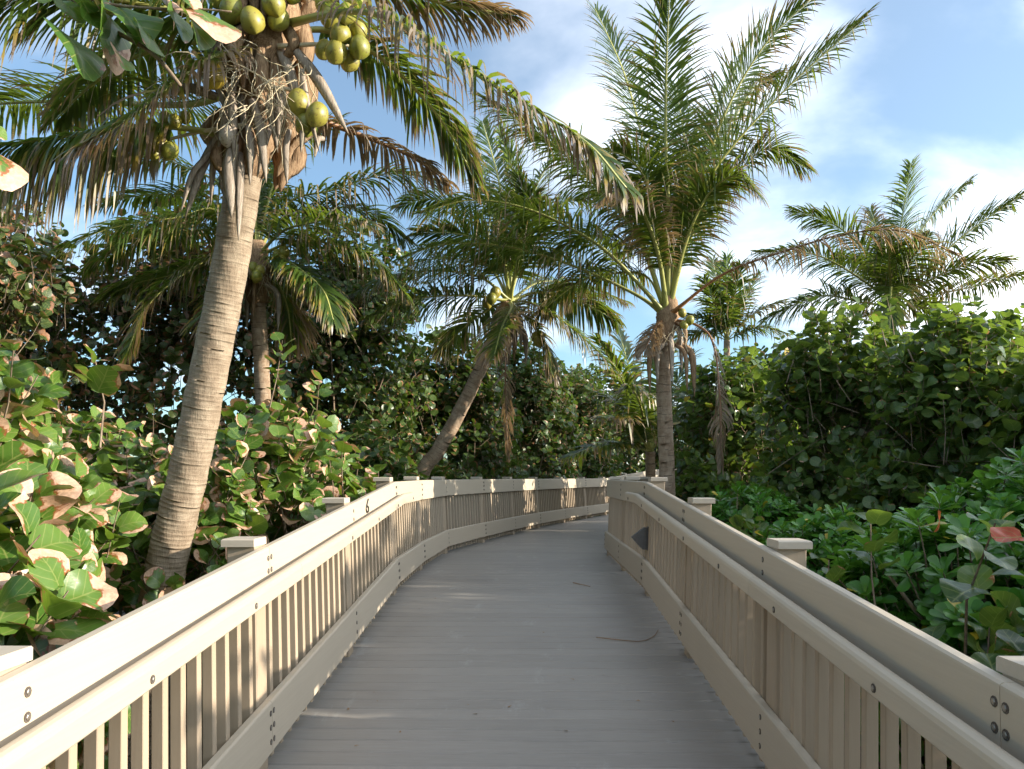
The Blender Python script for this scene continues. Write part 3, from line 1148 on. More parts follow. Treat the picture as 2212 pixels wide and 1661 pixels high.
# ------------------------------------------------------------------ palms
def trunk_mesh(parent, pts, r0, r1, mat, ring=0.075, sides=22, seed=1, swell=0.0):
    rng = random.Random(seed)
    P0 = spline(pts, 60)
    Ltot = np.linalg.norm(np.diff(P0, axis=0), axis=1).sum()
    nr = int(Ltot / ring)
    sub = [0.0, 0.10, 0.45, 0.90]
    offs = [0.020, 0.008, 0.0, 0.012]
    S, Rr = [], []
    for i in range(nr):
        lip = rng.uniform(0.4, 1.3)
        for q, a in zip(sub, offs):
            s = (i + q) / nr
            r = r0 + (r1 - r0) * s + swell * math.exp(-s * 14)
            S.append(s); Rr.append(r * (1 + a * lip))
    P = spline(pts, 400)
    idx = np.clip((np.array(S) * 399), 0, 399)
    Pc = np.stack([np.interp(idx, np.arange(400), P[:, k]) for k in range(3)], 1)
    T, N, B = frames(P)
    Tc = nrm(np.stack([np.interp(idx, np.arange(400), T[:, k]) for k in range(3)], 1))
    Nc = nrm(np.stack([np.interp(idx, np.arange(400), N[:, k]) for k in range(3)], 1))
    Bc = np.cross(Tc, Nc)
    mb = MB(); rings, uv = [], []
    tq = ring / 0.075 * 0.45
    tilt = [(rng.uniform(-.022, .022) * tq, rng.uniform(0, 6.28), rng.uniform(-.012, .012) * tq) for _ in range(nr + 1)]
    for k in range(len(S)):
        a, ph, a3 = tilt[k // 4]
        row = []
        for j in range(sides):
            th = 2 * math.pi * j / sides
            sh = a * math.sin(th + ph) + a3 * math.sin(3 * th + ph * 2)
            rr = Rr[k] * (1 + 0.018 * math.sin(5 * th + k * 0.21) + 0.012 * math.sin(3 * th - k * 0.13))
            row.append(Pc[k] + Tc[k] * sh + rr * (math.cos(th) * Nc[k] + math.sin(th) * Bc[k]))
            uv.append((j / sides, k // 4 + sub[k % 4]))
        rings.append(row)
    mb.sweep(rings, True, uv)
    return mb.build('trunk', [mat], parent, smooth=True)


def frond(parent, pts, Lm, n=85, droop=0.55, dry=0.1, roll=0.0, vang=0.25, width=0.036, seed=1, pet=0.16, rb=0.035, miss=0.03,
          a0=72, a1=24, K=6, tipdry=0.0, kink=0.22, boot=1.0):
    rng = np.random.default_rng(seed)
    Q = spline(pts, 44)
    Ltot = np.linalg.norm(np.diff(Q, axis=0), axis=1).sum()
    T = nrm(np.gradient(Q, axis=0))
    up = np.array([0, 0, 1.0])
    U = up - (T @ up)[:, None] * T
    U = nrm(U + 1e-4 * np.array([0.3, -1, 0]))
    S = np.cross(T, U)
    if roll:
        c, s = math.cos(roll), math.sin(roll)
        U, S = U * c + S * s, S * c - U * s
    # midrib: broad clasping base running out to a thread
    mb = MB(); rings, uv = [], []
    for i in range(len(Q)):
        t = i / (len(Q) - 1)
        w = rb * (0.16 + 0.84 * (1 - t) ** 0.9) * (1 + 1.6 * boot * math.exp(-t * 26))
        h = rb * (0.14 + 0.66 * (1 - t) ** 0.9)
        rings.append([Q[i] + S[i] * w * a + U[i] * h * b for a, b in ((-1, .35), (-.45, .55), (.45, .55), (1, .35), (.55, -.55), (-.55, -.55))])
        uv += [(k / 6, t) for k in range(6)]
    mb.sweep(rings, True, uv)
    fo = mb.build('frond', [MAT_RACHIS], parent, smooth=True)
    fo['dry'] = float(dry)
    # leaflets
    Vs, Us = [], []
    for side in (-1, 1):
        t = pet + (1 - pet) * (np.arange(n) + rng.random(n) * 0.5) / n
        t = np.minimum(t, 0.998)
        keep = rng.random(n) > miss
        t = t[keep]; m = len(t)
        ii = t * (len(Q) - 1)
        g = lambda A: np.stack([np.interp(ii, np.arange(len(Q)), A[:, k]) for k in range(3)], 1)
        q, tt, uu, ss = g(Q), nrm(g(T)), nrm(g(U)), nrm(g(S))
        x = (t - pet) / (1 - pet)
        L = Lm * np.minimum(0.55 + 2.2 * x, 1.0) * (1 - 0.62 * np.maximum(0, (x - 0.5) / 0.5) ** 1.5) * np.where(rng.random(m) < 0.12, rng.uniform(0.45, 0.8, m), rng.uniform(0.86, 1.08, m))
        al = np.radians(a0 + (a1 - a0) * x ** 1.2 + rng.normal(size=m) * 6.5 + 5 * np.sin(x * 23 + seed))
        va = vang + rng.normal(size=m) * 0.15
        d = tt * np.cos(al)[:, None] + (ss * side * np.cos(va)[:, None] + uu * np.sin(va)[:, None]) * np.sin(al)[:, None]
        d = nrm(d)
        dr = droop * rng.uniform(0.7, 1.35, m)
        kk = rng.random(m) < kink
        kpos = rng.uniform(0.35, 0.8, m)
        wv = nrm(tt - (tt * d).sum(1, keepdims=True) * d)
        rnd = rng.random(m)
        sst = np.linspace(0, 1, K)
        prof = np.interp(sst, [0, 0.12, 0.45, 0.8, 1.0], [0.45, 0.95, 1.0, 0.62, 0.04]) * width * 0.5
        P = q + ss * side * rb * 0.3
        rows = []
        dcur = d.copy(); pos = P.copy()
        for k in range(K):
            rows.append(pos - wv * prof[k] * 1.0); rows.append(pos + wv * prof[k])
            Us.append(np.stack([rnd, np.full(m, sst[k])], 1)); Us.append(np.stack([rnd, np.full(m, sst[k])], 1))
            if k < K - 1:
                dcur = nrm(dcur - up * (dr * (0.35 + 1.2 * sst[k]) / (K - 1) * 1.6)[:, None])
                hit = kk & (sst[k] <= kpos) & (sst[k + 1] > kpos)
                dcur = np.where(hit[:, None], nrm(dcur * 0.25 - up * 1.0), dcur)
                pos = pos + dcur * (L / (K - 1))[:, None]
        Vs.append(np.stack(rows, 1))      # (m, 2K, 3)
        Us_side = Us[-2 * K:]
        Us[-2 * K:] = [np.stack(Us_side, 1)]
    V = np.vstack([v.reshape(-1, 3) for v in Vs]); UV = np.vstack([u.reshape(-1, 2) for u in Us])
    m = len(V) // (2 * K)
    f = np.array([(2 * k, 2 * k + 1, 2 * k + 3, 2 * k + 2) for k in range(K - 1)])
    F = (f[None] + (np.arange(m) * 2 * K)[:, None, None]).reshape(-1, 4)
    lo = mesh_np('leaflets', V, F, fo, [MAT_FROND], uv=UV, smooth=True)
    lo['kind'] = 'stuff'
    lo['dry'] = float(min(1.0, dry + tipdry))
    return fo


NUT = None


def coconut(parent, P, r, axis=(0, 0, -1), mat=None, long=1.18):
    """three-ridged nut, pointed at the free end"""
    ax = nrm(axis); ref = np.array([1.0, 0, 0]) if abs(ax[0]) < 0.8 else np.array([0, 1.0, 0])
    X = nrm(np.cross(ax, ref)); Y = np.cross(ax, X)
    mb = MB(); rings = []
    for i in range(11):
        t = i / 10
        z = -math.cos(math.pi * t)
        rad = math.sin(math.pi * t) ** 0.85 if 0 < t < 1 else 0.04
        if t > 0.6: rad *= 1 - 0.28 * (t - 0.6) / 0.4
        rings.append([P + r * (long * (z + (0.12 if t > 0.9 else 0)) * ax + rad * (1 + 0.055 * math.cos(3 * a)) * (math.cos(a) * X + math.sin(a) * Y))
                      for a in np.linspace(0, 2 * math.pi, 15, endpoint=False)])
    mb.sweep(rings)
    return mb.build('coconut', [mat or MAT_NUT], parent, smooth=True)


def sheath(parent, pts, w, seed=1, mat=None, name='dry_sheath'):
    """pointed boat-shaped dry blade along pts"""
    Q = spline(pts, 12)
    T, N, B = frames(Q)
    view = nrm(C0 - Q[0])
    mb = MB(); rings = []
    rng = random.Random(seed)
    tw = rng.uniform(-0.6, 0.6)
    for i in range(12):
        t = i / 11
        ww = w * (0.35 + 0.65 * math.sin(math.pi * min(1, t * 0.9 + 0.18)) ** 0.8) * (1 if t < 0.97 else 0.2)
        f = nrm(view - (view @ T[i]) * T[i]); s = np.cross(T[i], f)
        c, sn = math.cos(tw * (0.4 + t)), math.sin(tw * (0.4 + t))
        f, s = f * c + s * sn, s * c - f * sn
        prof = [(-1, 0.0), (-.5, .42), (0, .58), (.5, .42), (1, 0.0), (.5, .30), (0, .44), (-.5, .30)]
        rings.append([Q[i] + s * ww * 0.5 * a + f * ww * 0.5 * b for a, b in prof])
    mb.sweep(rings)
    return mb.build(name, [mat or MAT_SHEATH], parent, smooth=True)


def strands(parent, starts, n, length, seed, mat=None, name='flower_stalks', r=0.0035, spread=0.35):
    rng = np.random.default_rng(seed)
    mb = MB()
    for k in range(n):
        s = starts[k % len(starts)] + rng.normal(size=3) * 0.05
        d = nrm(np.array([rng.normal() * spread, rng.normal() * spread, -1 + rng.random() * 0.9]))
        L = length * rng.uniform(0.5, 1.2)
        pts = [s]
        for j in range(7):
            d = nrm(d + rng.normal(size=3) * 0.24 - np.array([0, 0, 0.12]))
            pts.append(pts[-1] + d * L / 7)
        tube(mb, np.array(pts), np.linspace(r, r * 0.6, 8), 4)
    o = mb.build(name, [mat or MAT_STRAND], parent, smooth=True)
    o['kind'] = 'stuff'
    return o


def palm(name_label, base, ):
    return thing('coconut_palm', (base[0], base[1], GZ), name_label, 'palm tree', 'coconut palms around the boardwalk')


def auto_fronds(root, C, Lf, Lm, specs, seed, **kw):
    """specs: (azimuth deg clockwise from +Y, base elevation deg, droop 0..1, dry)"""
    for k, (az, el, dp, dry) in enumerate(specs):
        a, e = R(az), R(el)
        h = np.array([math.sin(a), math.cos(a), 0])
        d0 = h * math.cos(e) + np.array([0, 0, math.sin(e)])
        P = [C]
        pts = []
        for t in np.linspace(0, 1, 6):
            ang = e - dp * 1.9 * t ** 1.5
            pts.append((h * math.cos(ang) + np.array([0, 0, math.sin(ang)])) * Lf / 5)
        for q in pts[:-1]:
            P.append(P[-1] + q)
        frond(root, P, Lm, dry=dry, seed=seed * 100 + k, **kw)


def px_frond(root, C, pl, d_tip, d0, Lm, **kw):
    """frond surveyed by a few points (px, py) from crown to tip; distance runs from d0 to d_tip"""
    n = len(pl)
    pts = [C] + [W(px, py, d0 + (d_tip - d0) * (k + 1) / n) for k, (px, py) in enumerate(pl)]
    return frond(root, pts, Lm, **kw)


# --- the big palm close on the left
def palm_near():
    D = 6.0
    line = [(318, 1420), (345, 1300), (368, 1180), (402, 1040), (428, 920), (452, 800), (474, 690), (494, 590), (512, 480), (528, 380), (545, 280), (560, 180), (568, 90)]
    base = W(300, 1500, D)
    root = palm('tall coconut palm with pale ringed trunk beside the sunlit railing, heavy with green coconuts', (base[0], base[1]))
    P = [W(x, y, D) for x, y in line]
    b = P[0] + (P[0] - P[1]) * 1.2
    P = [np.array([b[0] - 0.03, b[1], GZ - 0.1])] + P
    trunk_mesh(root, P[:11], 0.160, 0.132, MAT_TRUNK, 0.036, 28, 3, 0.05)
    # fibrous crown core
    mb = MB()
    core = spline(P[10:] + [W(572, 0, D), W(574, -90, D)], 26)
    T, N, B = frames(core)
    rng = np.random.default_rng(5)
    rings = []
    for i in range(26):
        t = i / 25
        r = 0.14 + 0.15 * min(1, t * 2.0) - 0.10 * max(0, t - 0.7)
        rings.append([core[i] + r * (1 + rng.normal() * 0.10) * (math.cos(a) * N[i] + math.sin(a) * B[i]) for a in np.linspace(0, 2 * math.pi, 22, endpoint=False)])
    mb.sweep(rings); mb.build('fibre_core', [MAT_FIBRE], root, smooth=True)
    # torn fibre mats and old leaf bases round the core
    for k in range(46):
        i = rng.integers(2, 24)
        a = rng.uniform(0, 6.28)
        o = math.cos(a) * N[i] + math.sin(a) * B[i]
        s = core[i] + o * (0.17 + 0.10 * min(1, i / 12))
        dn = np.array([0, 0, -1.0])
        L = rng.uniform(0.22, 0.5)
        sheath(root, [s + np.array([0, 0, 0.12]), s + o * rng.uniform(0.05, 0.16) + dn * L * 0.35, s + o * 0.035 + dn * L * 0.7, s + o * 0.01 + dn * L], rng.uniform(0.09, 0.17), 60 + k, MAT_FIBRE, 'fibre_mat')
    for k, (x0, y0, x1, y1, w) in enumerate([(470, 210, 345, 205, .075), (560, 180, 600, 330, .07), (545, 215, 575, 395, .075), (515, 160, 470, 330, .07), (500, 260, 400, 470, .075),
                                            (505, 310, 500, 470, .10), (640, 110, 752, 288, .085), (600, 100, 650, 260, .09), (535, 270, 540, 400, .06), (520, 330, 515, 520, .07),
                                            (480, 300, 455, 440, .06), (680, 240, 650, 330, .055), (625, 280, 620, 400, .05), (520, 200, 528, 300, .06), (495, 180, 505, 345, .065),
                                            (585, 270, 555, 385, .055), (700, 300, 680, 340, .05), (650, 150, 690, 330, .06), (455, 330, 390, 460, .05), (610, 190, 600, 300, .08)]):
        dd = 5.72 + 0.1 * math.sin(k * 2.1)
        a, c = W(x0, y0, dd), W(x1, y1, dd - 0.05)
        m = (a + c) / 2 + np.array([0.02 * math.sin(k), -0.03, 0.05])
        sheath(root, [a, m, c], w, k + 5)
    st = [W(x, y, 5.7) for x, y in ((540, 170), (560, 200), (600, 210), (640, 190), (520, 190), (500, 150), (590, 170), (660, 170), (480, 230), (560, 260), (620, 260))]
    st = [p - np.array([0, 0.14, 0]) + np.array([0.02, 0, 0]) for p in st]
    strands(root, st, 78, 0.50, 8, r=0.0042, spread=0.5)
    # surveyed fronds, then four rising out of view, added for their shadow
    Cc = W(570, 70, D)
    A = dict(n=150, width=0.026, rb=0.044)
    px_frond(root, W(590, 60, D), [(760, 25), (880, 60), (1020, 155), (1160, 240), (1270, 310), (1352, 405)], 3.9, 5.5, 0.56, droop=1.15, dry=0.38, seed=1, pet=0.24, tipdry=0.05, **A)
    px_frond(root, W(585, 40, D), [(720, -60), (860, -20), (990, 15), (1115, 32)], 6.6, 6.1, 0.55, droop=0.9, dry=0.55, seed=2, **A)
    px_frond(root, W(590, 80, D), [(700, 65), (800, 110), (880, 175), (960, 270), (1030, 395)], 7.0, 6.1, 0.56, droop=0.9, dry=0.26, seed=3, pet=0.2, **A)
    px_frond(root, W(600, 210, D), [(700, 262), (800, 300), (890, 340), (975, 398)], 7.2, 6.1, 0.36, droop=1.3, dry=0.95, seed=4, miss=0.6, **A)
    px_frond(root, W(545, 110, D), [(470, 120), (380, 175), (280, 255), (165, 320)], 4.7, 5.8, 0.56, droop=0.95, dry=0.36, seed=5, tipdry=0.12, **A)
    px_frond(root, W(530, 310, D), [(430, 282), (330, 273), (220, 283), (80, 303), (-70, 320)], 5.1, 5.9, 0.78, droop=2.8, dry=0.33, seed=6, pet=0.3, vang=0.0, miss=0.2, **A)
    px_frond(root, W(540, 80, D), [(400, 30), (250, 0), (100, -15), (-90, 15)], 5.0, 5.9, 0.72, droop=1.2, dry=0.13, seed=7, **A)
    px_frond(root, W(540, 180, D), [(420, 225), (250, 224), (80, 220), (-150, 235)], 8.3, 6.2, 0.66, droop=0.75, dry=0.08, seed=8, roll=0.35, **A)
    px_frond(root, W(560, 120, D), [(440, 90), (300, 120), (190, 190), (120, 260)], 7.0, 6.1, 0.60, droop=1.0, dry=0.2, seed=9, **A)
    px_frond(root, W(560, 20, D), [(520, -180), (420, -330), (200, -420)], 5.0, 6.0, 0.75, droop=0.7, dry=0.1, seed=10, **A)
    px_frond(root, W(570, 20, D), [(640, -250), (800, -430), (1050, -460)], 6.6, 6.0, 0.75, droop=0.7, dry=0.1, seed=11, **A)
    px_frond(root, W(570, 20, D), [(560, -250), (560, -480), (600, -700)], 7.6, 6.1, 0.75, droop=0.7, dry=0.05, seed=12, **A)
    px_frond(root, W(570, 20, D), [(480, -120), (320, -160), (60, -120)], 7.6, 6.1, 0.75, droop=0.7, dry=0.1, seed=13, **A)
    # nuts: (px, py, radius px, distance, axis lean)
    for k, (x, y, r, d) in enumerate([(545, 45, 26, 5.55), (500, 22, 27, 5.62), (590, 8, 25, 5.6), (601, 42, 23, 5.68), (515, 68, 22, 5.75), (470, -8, 24, 5.7), (628, -18, 24, 5.7),
                                      (735, 74, 22, 5.6), (712, 34, 22, 5.7), (748, 30, 21, 5.55), (773, 64, 20, 5.7), (726, 113, 24, 5.6), (776, 103, 23, 5.62), (755, 132, 21, 5.7),
                                      (702, 4, 22, 5.7), (765, 2, 21, 5.65), (700, 108, 20, 5.78),
                                      (645, 222, 26, 5.6), (684, 248, 24, 5.52), (660, 270, 23, 5.62),
                                      (345, 312, 17, 5.5), (366, 326, 18, 5.45), (334, 330, 16, 5.6), (378, 262, 14, 5.6), (400, 254, 13, 5.65), (355, 255, 13, 5.7)]):
        rng = random.Random(k)
        coconut(root, W(x, y, d), r * 1.0 / FPX * d, (rng.uniform(-.5, .5), rng.uniform(-.6, .1), -1))
    coconut(root, W(460, 165, 5.5), 26 / FPX * 5.5, (0.1, -.2, -1), MAT_NUT_OR)
    coconut(root, W(493, 293, 5.6), 20 / FPX * 5.6, (0.0, -.1, -1), MAT_NUT_OLD, 1.3)
    # fruit stalks
    for k, pl in enumerate([[(580, 20), (660, -10), (730, 40)], [(600, 100), (700, 95), (760, 100)], [(580, 190), (630, 195), (665, 225)], [(530, 270), (430, 285), (350, 305)], [(560, 40), (530, 0), (540, 20)], [(530, 120), (480, 125), (462, 150)]]):
        mb = MB(); tube(mb, spline([W(x, y, 5.75) for x, y in pl], 10), np.linspace(0.022, 0.012, 10), 6)
        mb.build('fruit_stalk', [MAT_STRAND], root, smooth=True)


palm_near()


def fruit_and_sheaths(root, C, seed, nuts, r, nsh, shl, mat=None, spread=0.28):
    rng = np.random.default_rng(seed)
    for k in range(nsh):
        a = rng.uniform(0, 6.28)
        o = np.array([math.cos(a), math.sin(a), 0])
        L = shl * rng.uniform(0.6, 1.2)
        s = C + o * 0.10 + np.array([0, 0, rng.uniform(-.45, 0.05)])
        out_ = rng.uniform(0.05, 0.35) * L
        sheath(root, [s, s + o * out_ + np.array([0, 0, -L * 0.25]), s + o * out_ * 1.1 + np.array([0, 0, -L])], rng.uniform(.07, .12), seed + k, MAT_SHEATH if k % 3 else MAT_FIBRE)
    st = [C + np.array([rng.normal() * .12, rng.normal() * .12, rng.uniform(-.5, -.1)]) for _ in range(6)]
    strands(root, st, 30, 0.45, seed, r=0.005)
    for (x, y, d) in nuts:
        coconut(root, W(x, y, d), r * rng.uniform(0.85, 1.1), (rng.uniform(-.4, .4), rng.uniform(-.4, .4), -1), mat)


def crown_core(root, P, r, n=14):
    mb = MB(); Q = spline(P, n); T, N, B = frames(Q); rng = np.random.default_rng(3)
    mb.sweep([[Q[i] + r * (0.95 + 0.35 * math.sin(3.0 * i / n) - 0.75 * max(0, i / n - 0.5)) * (1 + rng.normal() * .10) * (math.cos(a) * N[i] + math.sin(a) * B[i]) for a in np.linspace(0, 2 * math.pi, 14, endpoint=False)] for i in range(n)])
    mb.build('fibre_core', [MAT_FIBRE], root, smooth=True)


# --- palm behind the big one
def palm_behind():
    D = 12.0
    base = W(570, 1250, D)
    root = palm('coconut palm standing in the thicket just behind the pale trunk, low crown with yellow-green nuts', base)
    P = [np.array([base[0], base[1], GZ - .1])] + [W(x, y, D) for x, y in ((570, 1000), (568, 860), (562, 740), (556, 640))]
    trunk_mesh(root, P, 0.13, 0.115, MAT_TRUNK_DK, 0.085, 18, 8)
    crown_core(root, [W(556, 655, D), W(555, 600, D), W(556, 545, D), W(556, 520, D)], 0.15)
    Cc = W(556, 555, D)
    kw = dict(n=110, width=0.034, rb=0.036)
    for k, (pl, dt, dry, dp) in enumerate([
            ([(470, 455), (380, 470), (250, 490), (128, 535)], 10.5, .12, .9), ([(480, 550), (400, 590), (320, 660), (275, 760)], 10.8, .35, .8),
            ([(480, 560), (390, 590), (300, 610), (225, 640)], 11.5, .2, .8), ([(500, 420), (420, 370), (330, 340), (230, 345)], 12.5, .12, .7),
            ([(620, 440), (720, 410), (840, 375), (960, 392)], 12.4, .32, 1.0), ([(610, 500), (680, 480), (740, 470), (792, 478)], 10.5, .25, .6),
            ([(640, 520), (730, 530), (810, 560), (880, 640)], 11.5, .2, 1.1), ([(610, 560), (660, 590), (700, 630), (720, 690)], 10.8, .15, .9),
            ([(545, 400), (520, 320), (450, 260)], 12.6, .1, .6), ([(590, 400), (640, 320), (730, 260)], 13.0, .15, .6), ([(560, 390), (570, 290), (600, 200)], 13.5, .08, .6),
            ([(510, 470), (430, 430), (330, 420), (210, 440)], 13.2, .1, .8), ([(600, 480), (700, 450), (800, 460), (880, 520)], 13.4, .15, .9),
            ([(520, 580), (480, 640), (460, 720)], 11.2, .3, .8), ([(590, 590), (620, 660), (630, 740)], 12.3, .45, .8), ([(490, 500), (400, 500), (300, 520), (190, 580)], 13.0, .2, .9)]):
        px_frond(root, Cc, pl, dt, D, 0.80, dry=dry, droop=dp, seed=200 + k, **kw)
    fruit_and_sheaths(root, W(556, 560, D), 21, [(598, 549, 11.6), (613, 545, 11.65), (607, 561, 11.6), (547, 579, 11.6), (562, 584, 11.55), (538, 588, 11.7), (554, 597, 11.5), (548, 592, 11.6)], 0.082, 8, 0.9)


palm_behind()


# --- leaning palm in the middle
def palm_leaning():
    D = 14.5
    root_b = W(900, 1075, D)
    root = palm('coconut palm with a strongly leaning brown trunk behind the bend of the railing', root_b)
    P = [np.array([W(868, 1150, D)[0], W(868, 1150, D)[1], GZ - .1])] + [W(x, y, D) for x, y in ((905, 1045), (945, 975), (985, 905), (1022, 830), (1052, 765), (1078, 705))]
    trunk_mesh(root, P, 0.155, 0.12, MAT_TRUNK_DK, 0.085, 18, 9)
    crown_core(root, [W(1075, 712, D), W(1086, 688, D), W(1095, 666, D), W(1099, 652, D)], 0.15)
    Cc = W(1100, 652, D)
    kw = dict(n=115, width=0.034, rb=0.040, pet=0.2)
    for k, (pl, dt, dry, dp) in enumerate([
            ([(1040, 600), (940, 585), (840, 600), (745, 640)], 12.8, .22, 1.0), ([(1030, 640), (940, 640), (860, 655), (790, 690)], 12.6, .12, 1.1),
            ([(1060, 580), (1000, 560), (930, 560), (868, 580)], 15.5, .1, .8), ([(1060, 530), (1000, 460), (930, 430), (860, 445)], 15.5, .15, .8),
            ([(1080, 520), (1045, 400), (1008, 275)], 15.2, .12, .5), ([(1095, 500), (1075, 380), (1042, 262)], 16.2, .1, .5), ([(1110, 500), (1108, 380), (1078, 280)], 15.0, .1, .5),
            ([(1130, 500), (1165, 390), (1225, 300)], 16.0, .12, .5), ([(1145, 520), (1215, 440), (1300, 420)], 15.5, .15, .6),
            ([(1105, 665), (1085, 705), (1068, 765)], 11.8, .42, .6), ([(1160, 632), (1240, 645), (1330, 692)], 15.5, .08, 1.2), ([(1150, 655), (1230, 705), (1330, 795)], 13.8, .3, 1.0),
            ([(1165, 610), (1250, 615), (1350, 650)], 16.5, .35, 1.0), ([(1130, 680), (1170, 730), (1190, 800)], 13.6, .4, .8), ([(1100, 690), (1092, 800), (1096, 985)], 14.0, .93, .9),
            ([(1070, 660), (1010, 700), (950, 760)], 15.5, .25, .9), ([(1120, 560), (1150, 470), (1120, 380)], 13.0, .2, .5), ([(1085, 560), (1010, 510), (900, 500)], 13.2, .2, .7)]):
        px_frond(root, Cc, pl, dt, D, 0.42 if dry > .9 else 0.82, dry=dry, droop=dp, seed=300 + k, roll=0.0 if dry > .9 else 0.55 * math.sin(k * 2.3), miss=0.5 if dry > .9 else 0.03, **kw)
    fruit_and_sheaths(root, W(1100, 660, D), 31, [(1062, 645, 14.0), (1070, 632, 14.1), (1052, 655, 14.2), (1164, 738, 13.9), (1158, 728, 14.0)], 0.10, 9, 0.8, MAT_NUT)


palm_leaning()


# --- upright palm on the right
def palm_right():
    D = 12.6
    b = W(1442, 1100, D)
    root = palm('tall upright coconut palm with a straight brown trunk just outside the shaded railing', b)
    P = [np.array([b[0] + .02, b[1], GZ - .1])] + [W(x, y, D) for x, y in ((1442, 1060), (1438, 950), (1434, 840), (1434, 740), (1440, 690))]
    trunk_mesh(root, P, 0.135, 0.118, MAT_TRUNK_DK, 0.12, 20, 10, 0.04)
    crown_core(root, [W(1437, 730, D), W(1440, 700, D), W(1444, 665, D), W(1446, 640, D)], 0.14)
    Cc = W(1442, 690, D)
    kw = dict(n=150, width=0.027, rb=0.046, pet=0.27)
    F_ = [([(1444, 480), (1438, 300), (1440, 120), (1448, -45)], 11.3, .10, .45, 0.85), ([(1425, 470), (1385, 290), (1345, 150), (1285, 18)], 13.8, .10, .5, 0.8),
          ([(1475, 470), (1520, 330), (1570, 190), (1640, 50)], 14.0, .12, .5, 0.8), ([(1490, 480), (1560, 260), (1650, 100), (1755, -5)], 12.0, .28, .45, 0.8),
          ([(1480, 510), (1545, 365), (1690, 200), (1862, 45)], 11.6, .20, .45, 0.85), ([(1490, 500), (1560, 320), (1620, 200), (1680, 165)], 13.4, .3, .8, 0.75),
          ([(1490, 520), (1580, 390), (1660, 320), (1738, 362)], 12.6, .25, .8, 0.8), ([(1480, 530), (1530, 420), (1590, 380), (1640, 420)], 11.2, .28, .8, 0.7),
          ([(1390, 625), (1290, 528), (1150, 455), (1020, 432), (905, 462)], 11.2, .20, .85, 0.80), ([(1380, 640), (1245, 577), (1100, 533), (960, 528), (862, 560)], 12.0, .20, 1.0, 0.75),
          ([(1424, 560), (1390, 460), (1350, 408), (1300, 430)], 10.4, .45, .9, 0.5), ([(1380, 520), (1290, 405), (1180, 300), (1045, 215)], 12.0, .25, .75, 0.8),
          ([(1390, 530), (1310, 420), (1230, 340), (1140, 290)], 14.0, .15, .7, 0.75), ([(1400, 560), (1330, 520), (1260, 510), (1180, 560)], 13.8, .2, .9, 0.7),
          ([(1478, 655), (1570, 588), (1715, 536), (1830, 505), (1950, 500), (2086, 560)], 11.0, .93, 1.2, 0.55), ([(1500, 700), (1540, 740), (1555, 860), (1558, 1010)], 12.0, .97, 1.2, 0.34),
          ([(1420, 700), (1400, 740), (1390, 760)], 12.0, .9, .8, 0.4), ([(1420, 500), (1390, 380), (1330, 330), (1270, 350)], 11.5, .25, .8, 0.75),
          ([(1460, 480), (1480, 340), (1460, 180)], 14.6, .1, .5, 0.8), ([(1400, 600), (1330, 590), (1250, 610), (1160, 680)], 14.2, .3, 1.0, 0.65)]
    for k, (pl, dt, dry, dp, lm) in enumerate(F_):
        px_frond(root, Cc, pl, dt, D, lm * 1.08, dry=dry, droop=dp, seed=400 + k, miss=0.62 if dry > .85 else .03,
                 roll=0.0 if k in (0, 14, 15, 16) else (-0.9 if k == 1 else -0.42 if pl[-1][0] > 1450 else 0.30) * (0.6 + 0.4 * math.sin(k * 2.7)), **kw)
    fruit_and_sheaths(root, W(1446, 690, D), 41, [(1474, 676, 12.4), (1490, 692, 12.4), (1478, 702, 12.4)], 0.07, 16, 0.75)


palm_right()


# --- far right palm above the hedge
def palm_far_right():
    D = 19.0
    b = W(1925, 1050, D)
    root = palm('coconut palm whose crown rises above the green hedge at the far right', b)
    P = [np.array([b[0], b[1], GZ - .1])] + [W(x, y, D) for x, y in ((1928, 900), (1926, 760), (1925, 680))]
    trunk_mesh(root, P, 0.14, 0.12, MAT_TRUNK_DK, 0.1, 14, 11)
    crown_core(root, [W(1925, 700, D), W(1925, 660, D), W(1926, 620, D)], 0.16, 8)
    Cc = W(1925, 660, D)
    kw = dict(n=105, width=0.036, rb=0.042)
    for k, (pl, dt, dry, dp) in enumerate([
            ([(1935, 560), (1952, 450), (1968, 352)], 19.8, .08, .5), ([(1955, 570), (2010, 470), (2095, 392)], 19.8, .08, .5), ([(1985, 600), (2080, 510), (2212, 418)], 18.5, .1, .5),
            ([(2000, 610), (2090, 570), (2182, 562)], 17.8, .2, .8), ([(2000, 640), (2100, 620), (2222, 588)], 19.5, .15, .9), ([(1890, 570), (1810, 490), (1712, 452)], 19.5, .12, .7),
            ([(1870, 610), (1760, 550), (1632, 545)], 18.2, .12, .9), ([(1915, 570), (1895, 500), (1880, 450)], 20.5, .5, .8), ([(1922, 600), (1920, 540), (1915, 500)], 17.0, .15, .8),
            ([(1870, 655), (1770, 640), (1650, 690)], 19.5, .1, 1.0), ([(1960, 660), (2040, 680), (2110, 760)], 18.0, .2, .9), ([(1880, 680), (1810, 700), (1750, 760)], 18.2, .15, .9),
            ([(1950, 590), (1990, 530), (2010, 500)], 16.8, .35, .8), ([(1900, 590), (1850, 560), (1800, 560)], 20.8, .2, .8), ([(1925, 620), (1924, 640), (1922, 720)], 16.8, .15, .8)]):
        px_frond(root, Cc, pl, dt, D, 0.88, dry=dry, droop=dp, seed=500 + k, roll=0.0 if k == 0 else (-0.4 if pl[-1][0] > 1960 else 0.4 if pl[-1][0] < 1880 else 0.0), **kw)


palm_far_right()


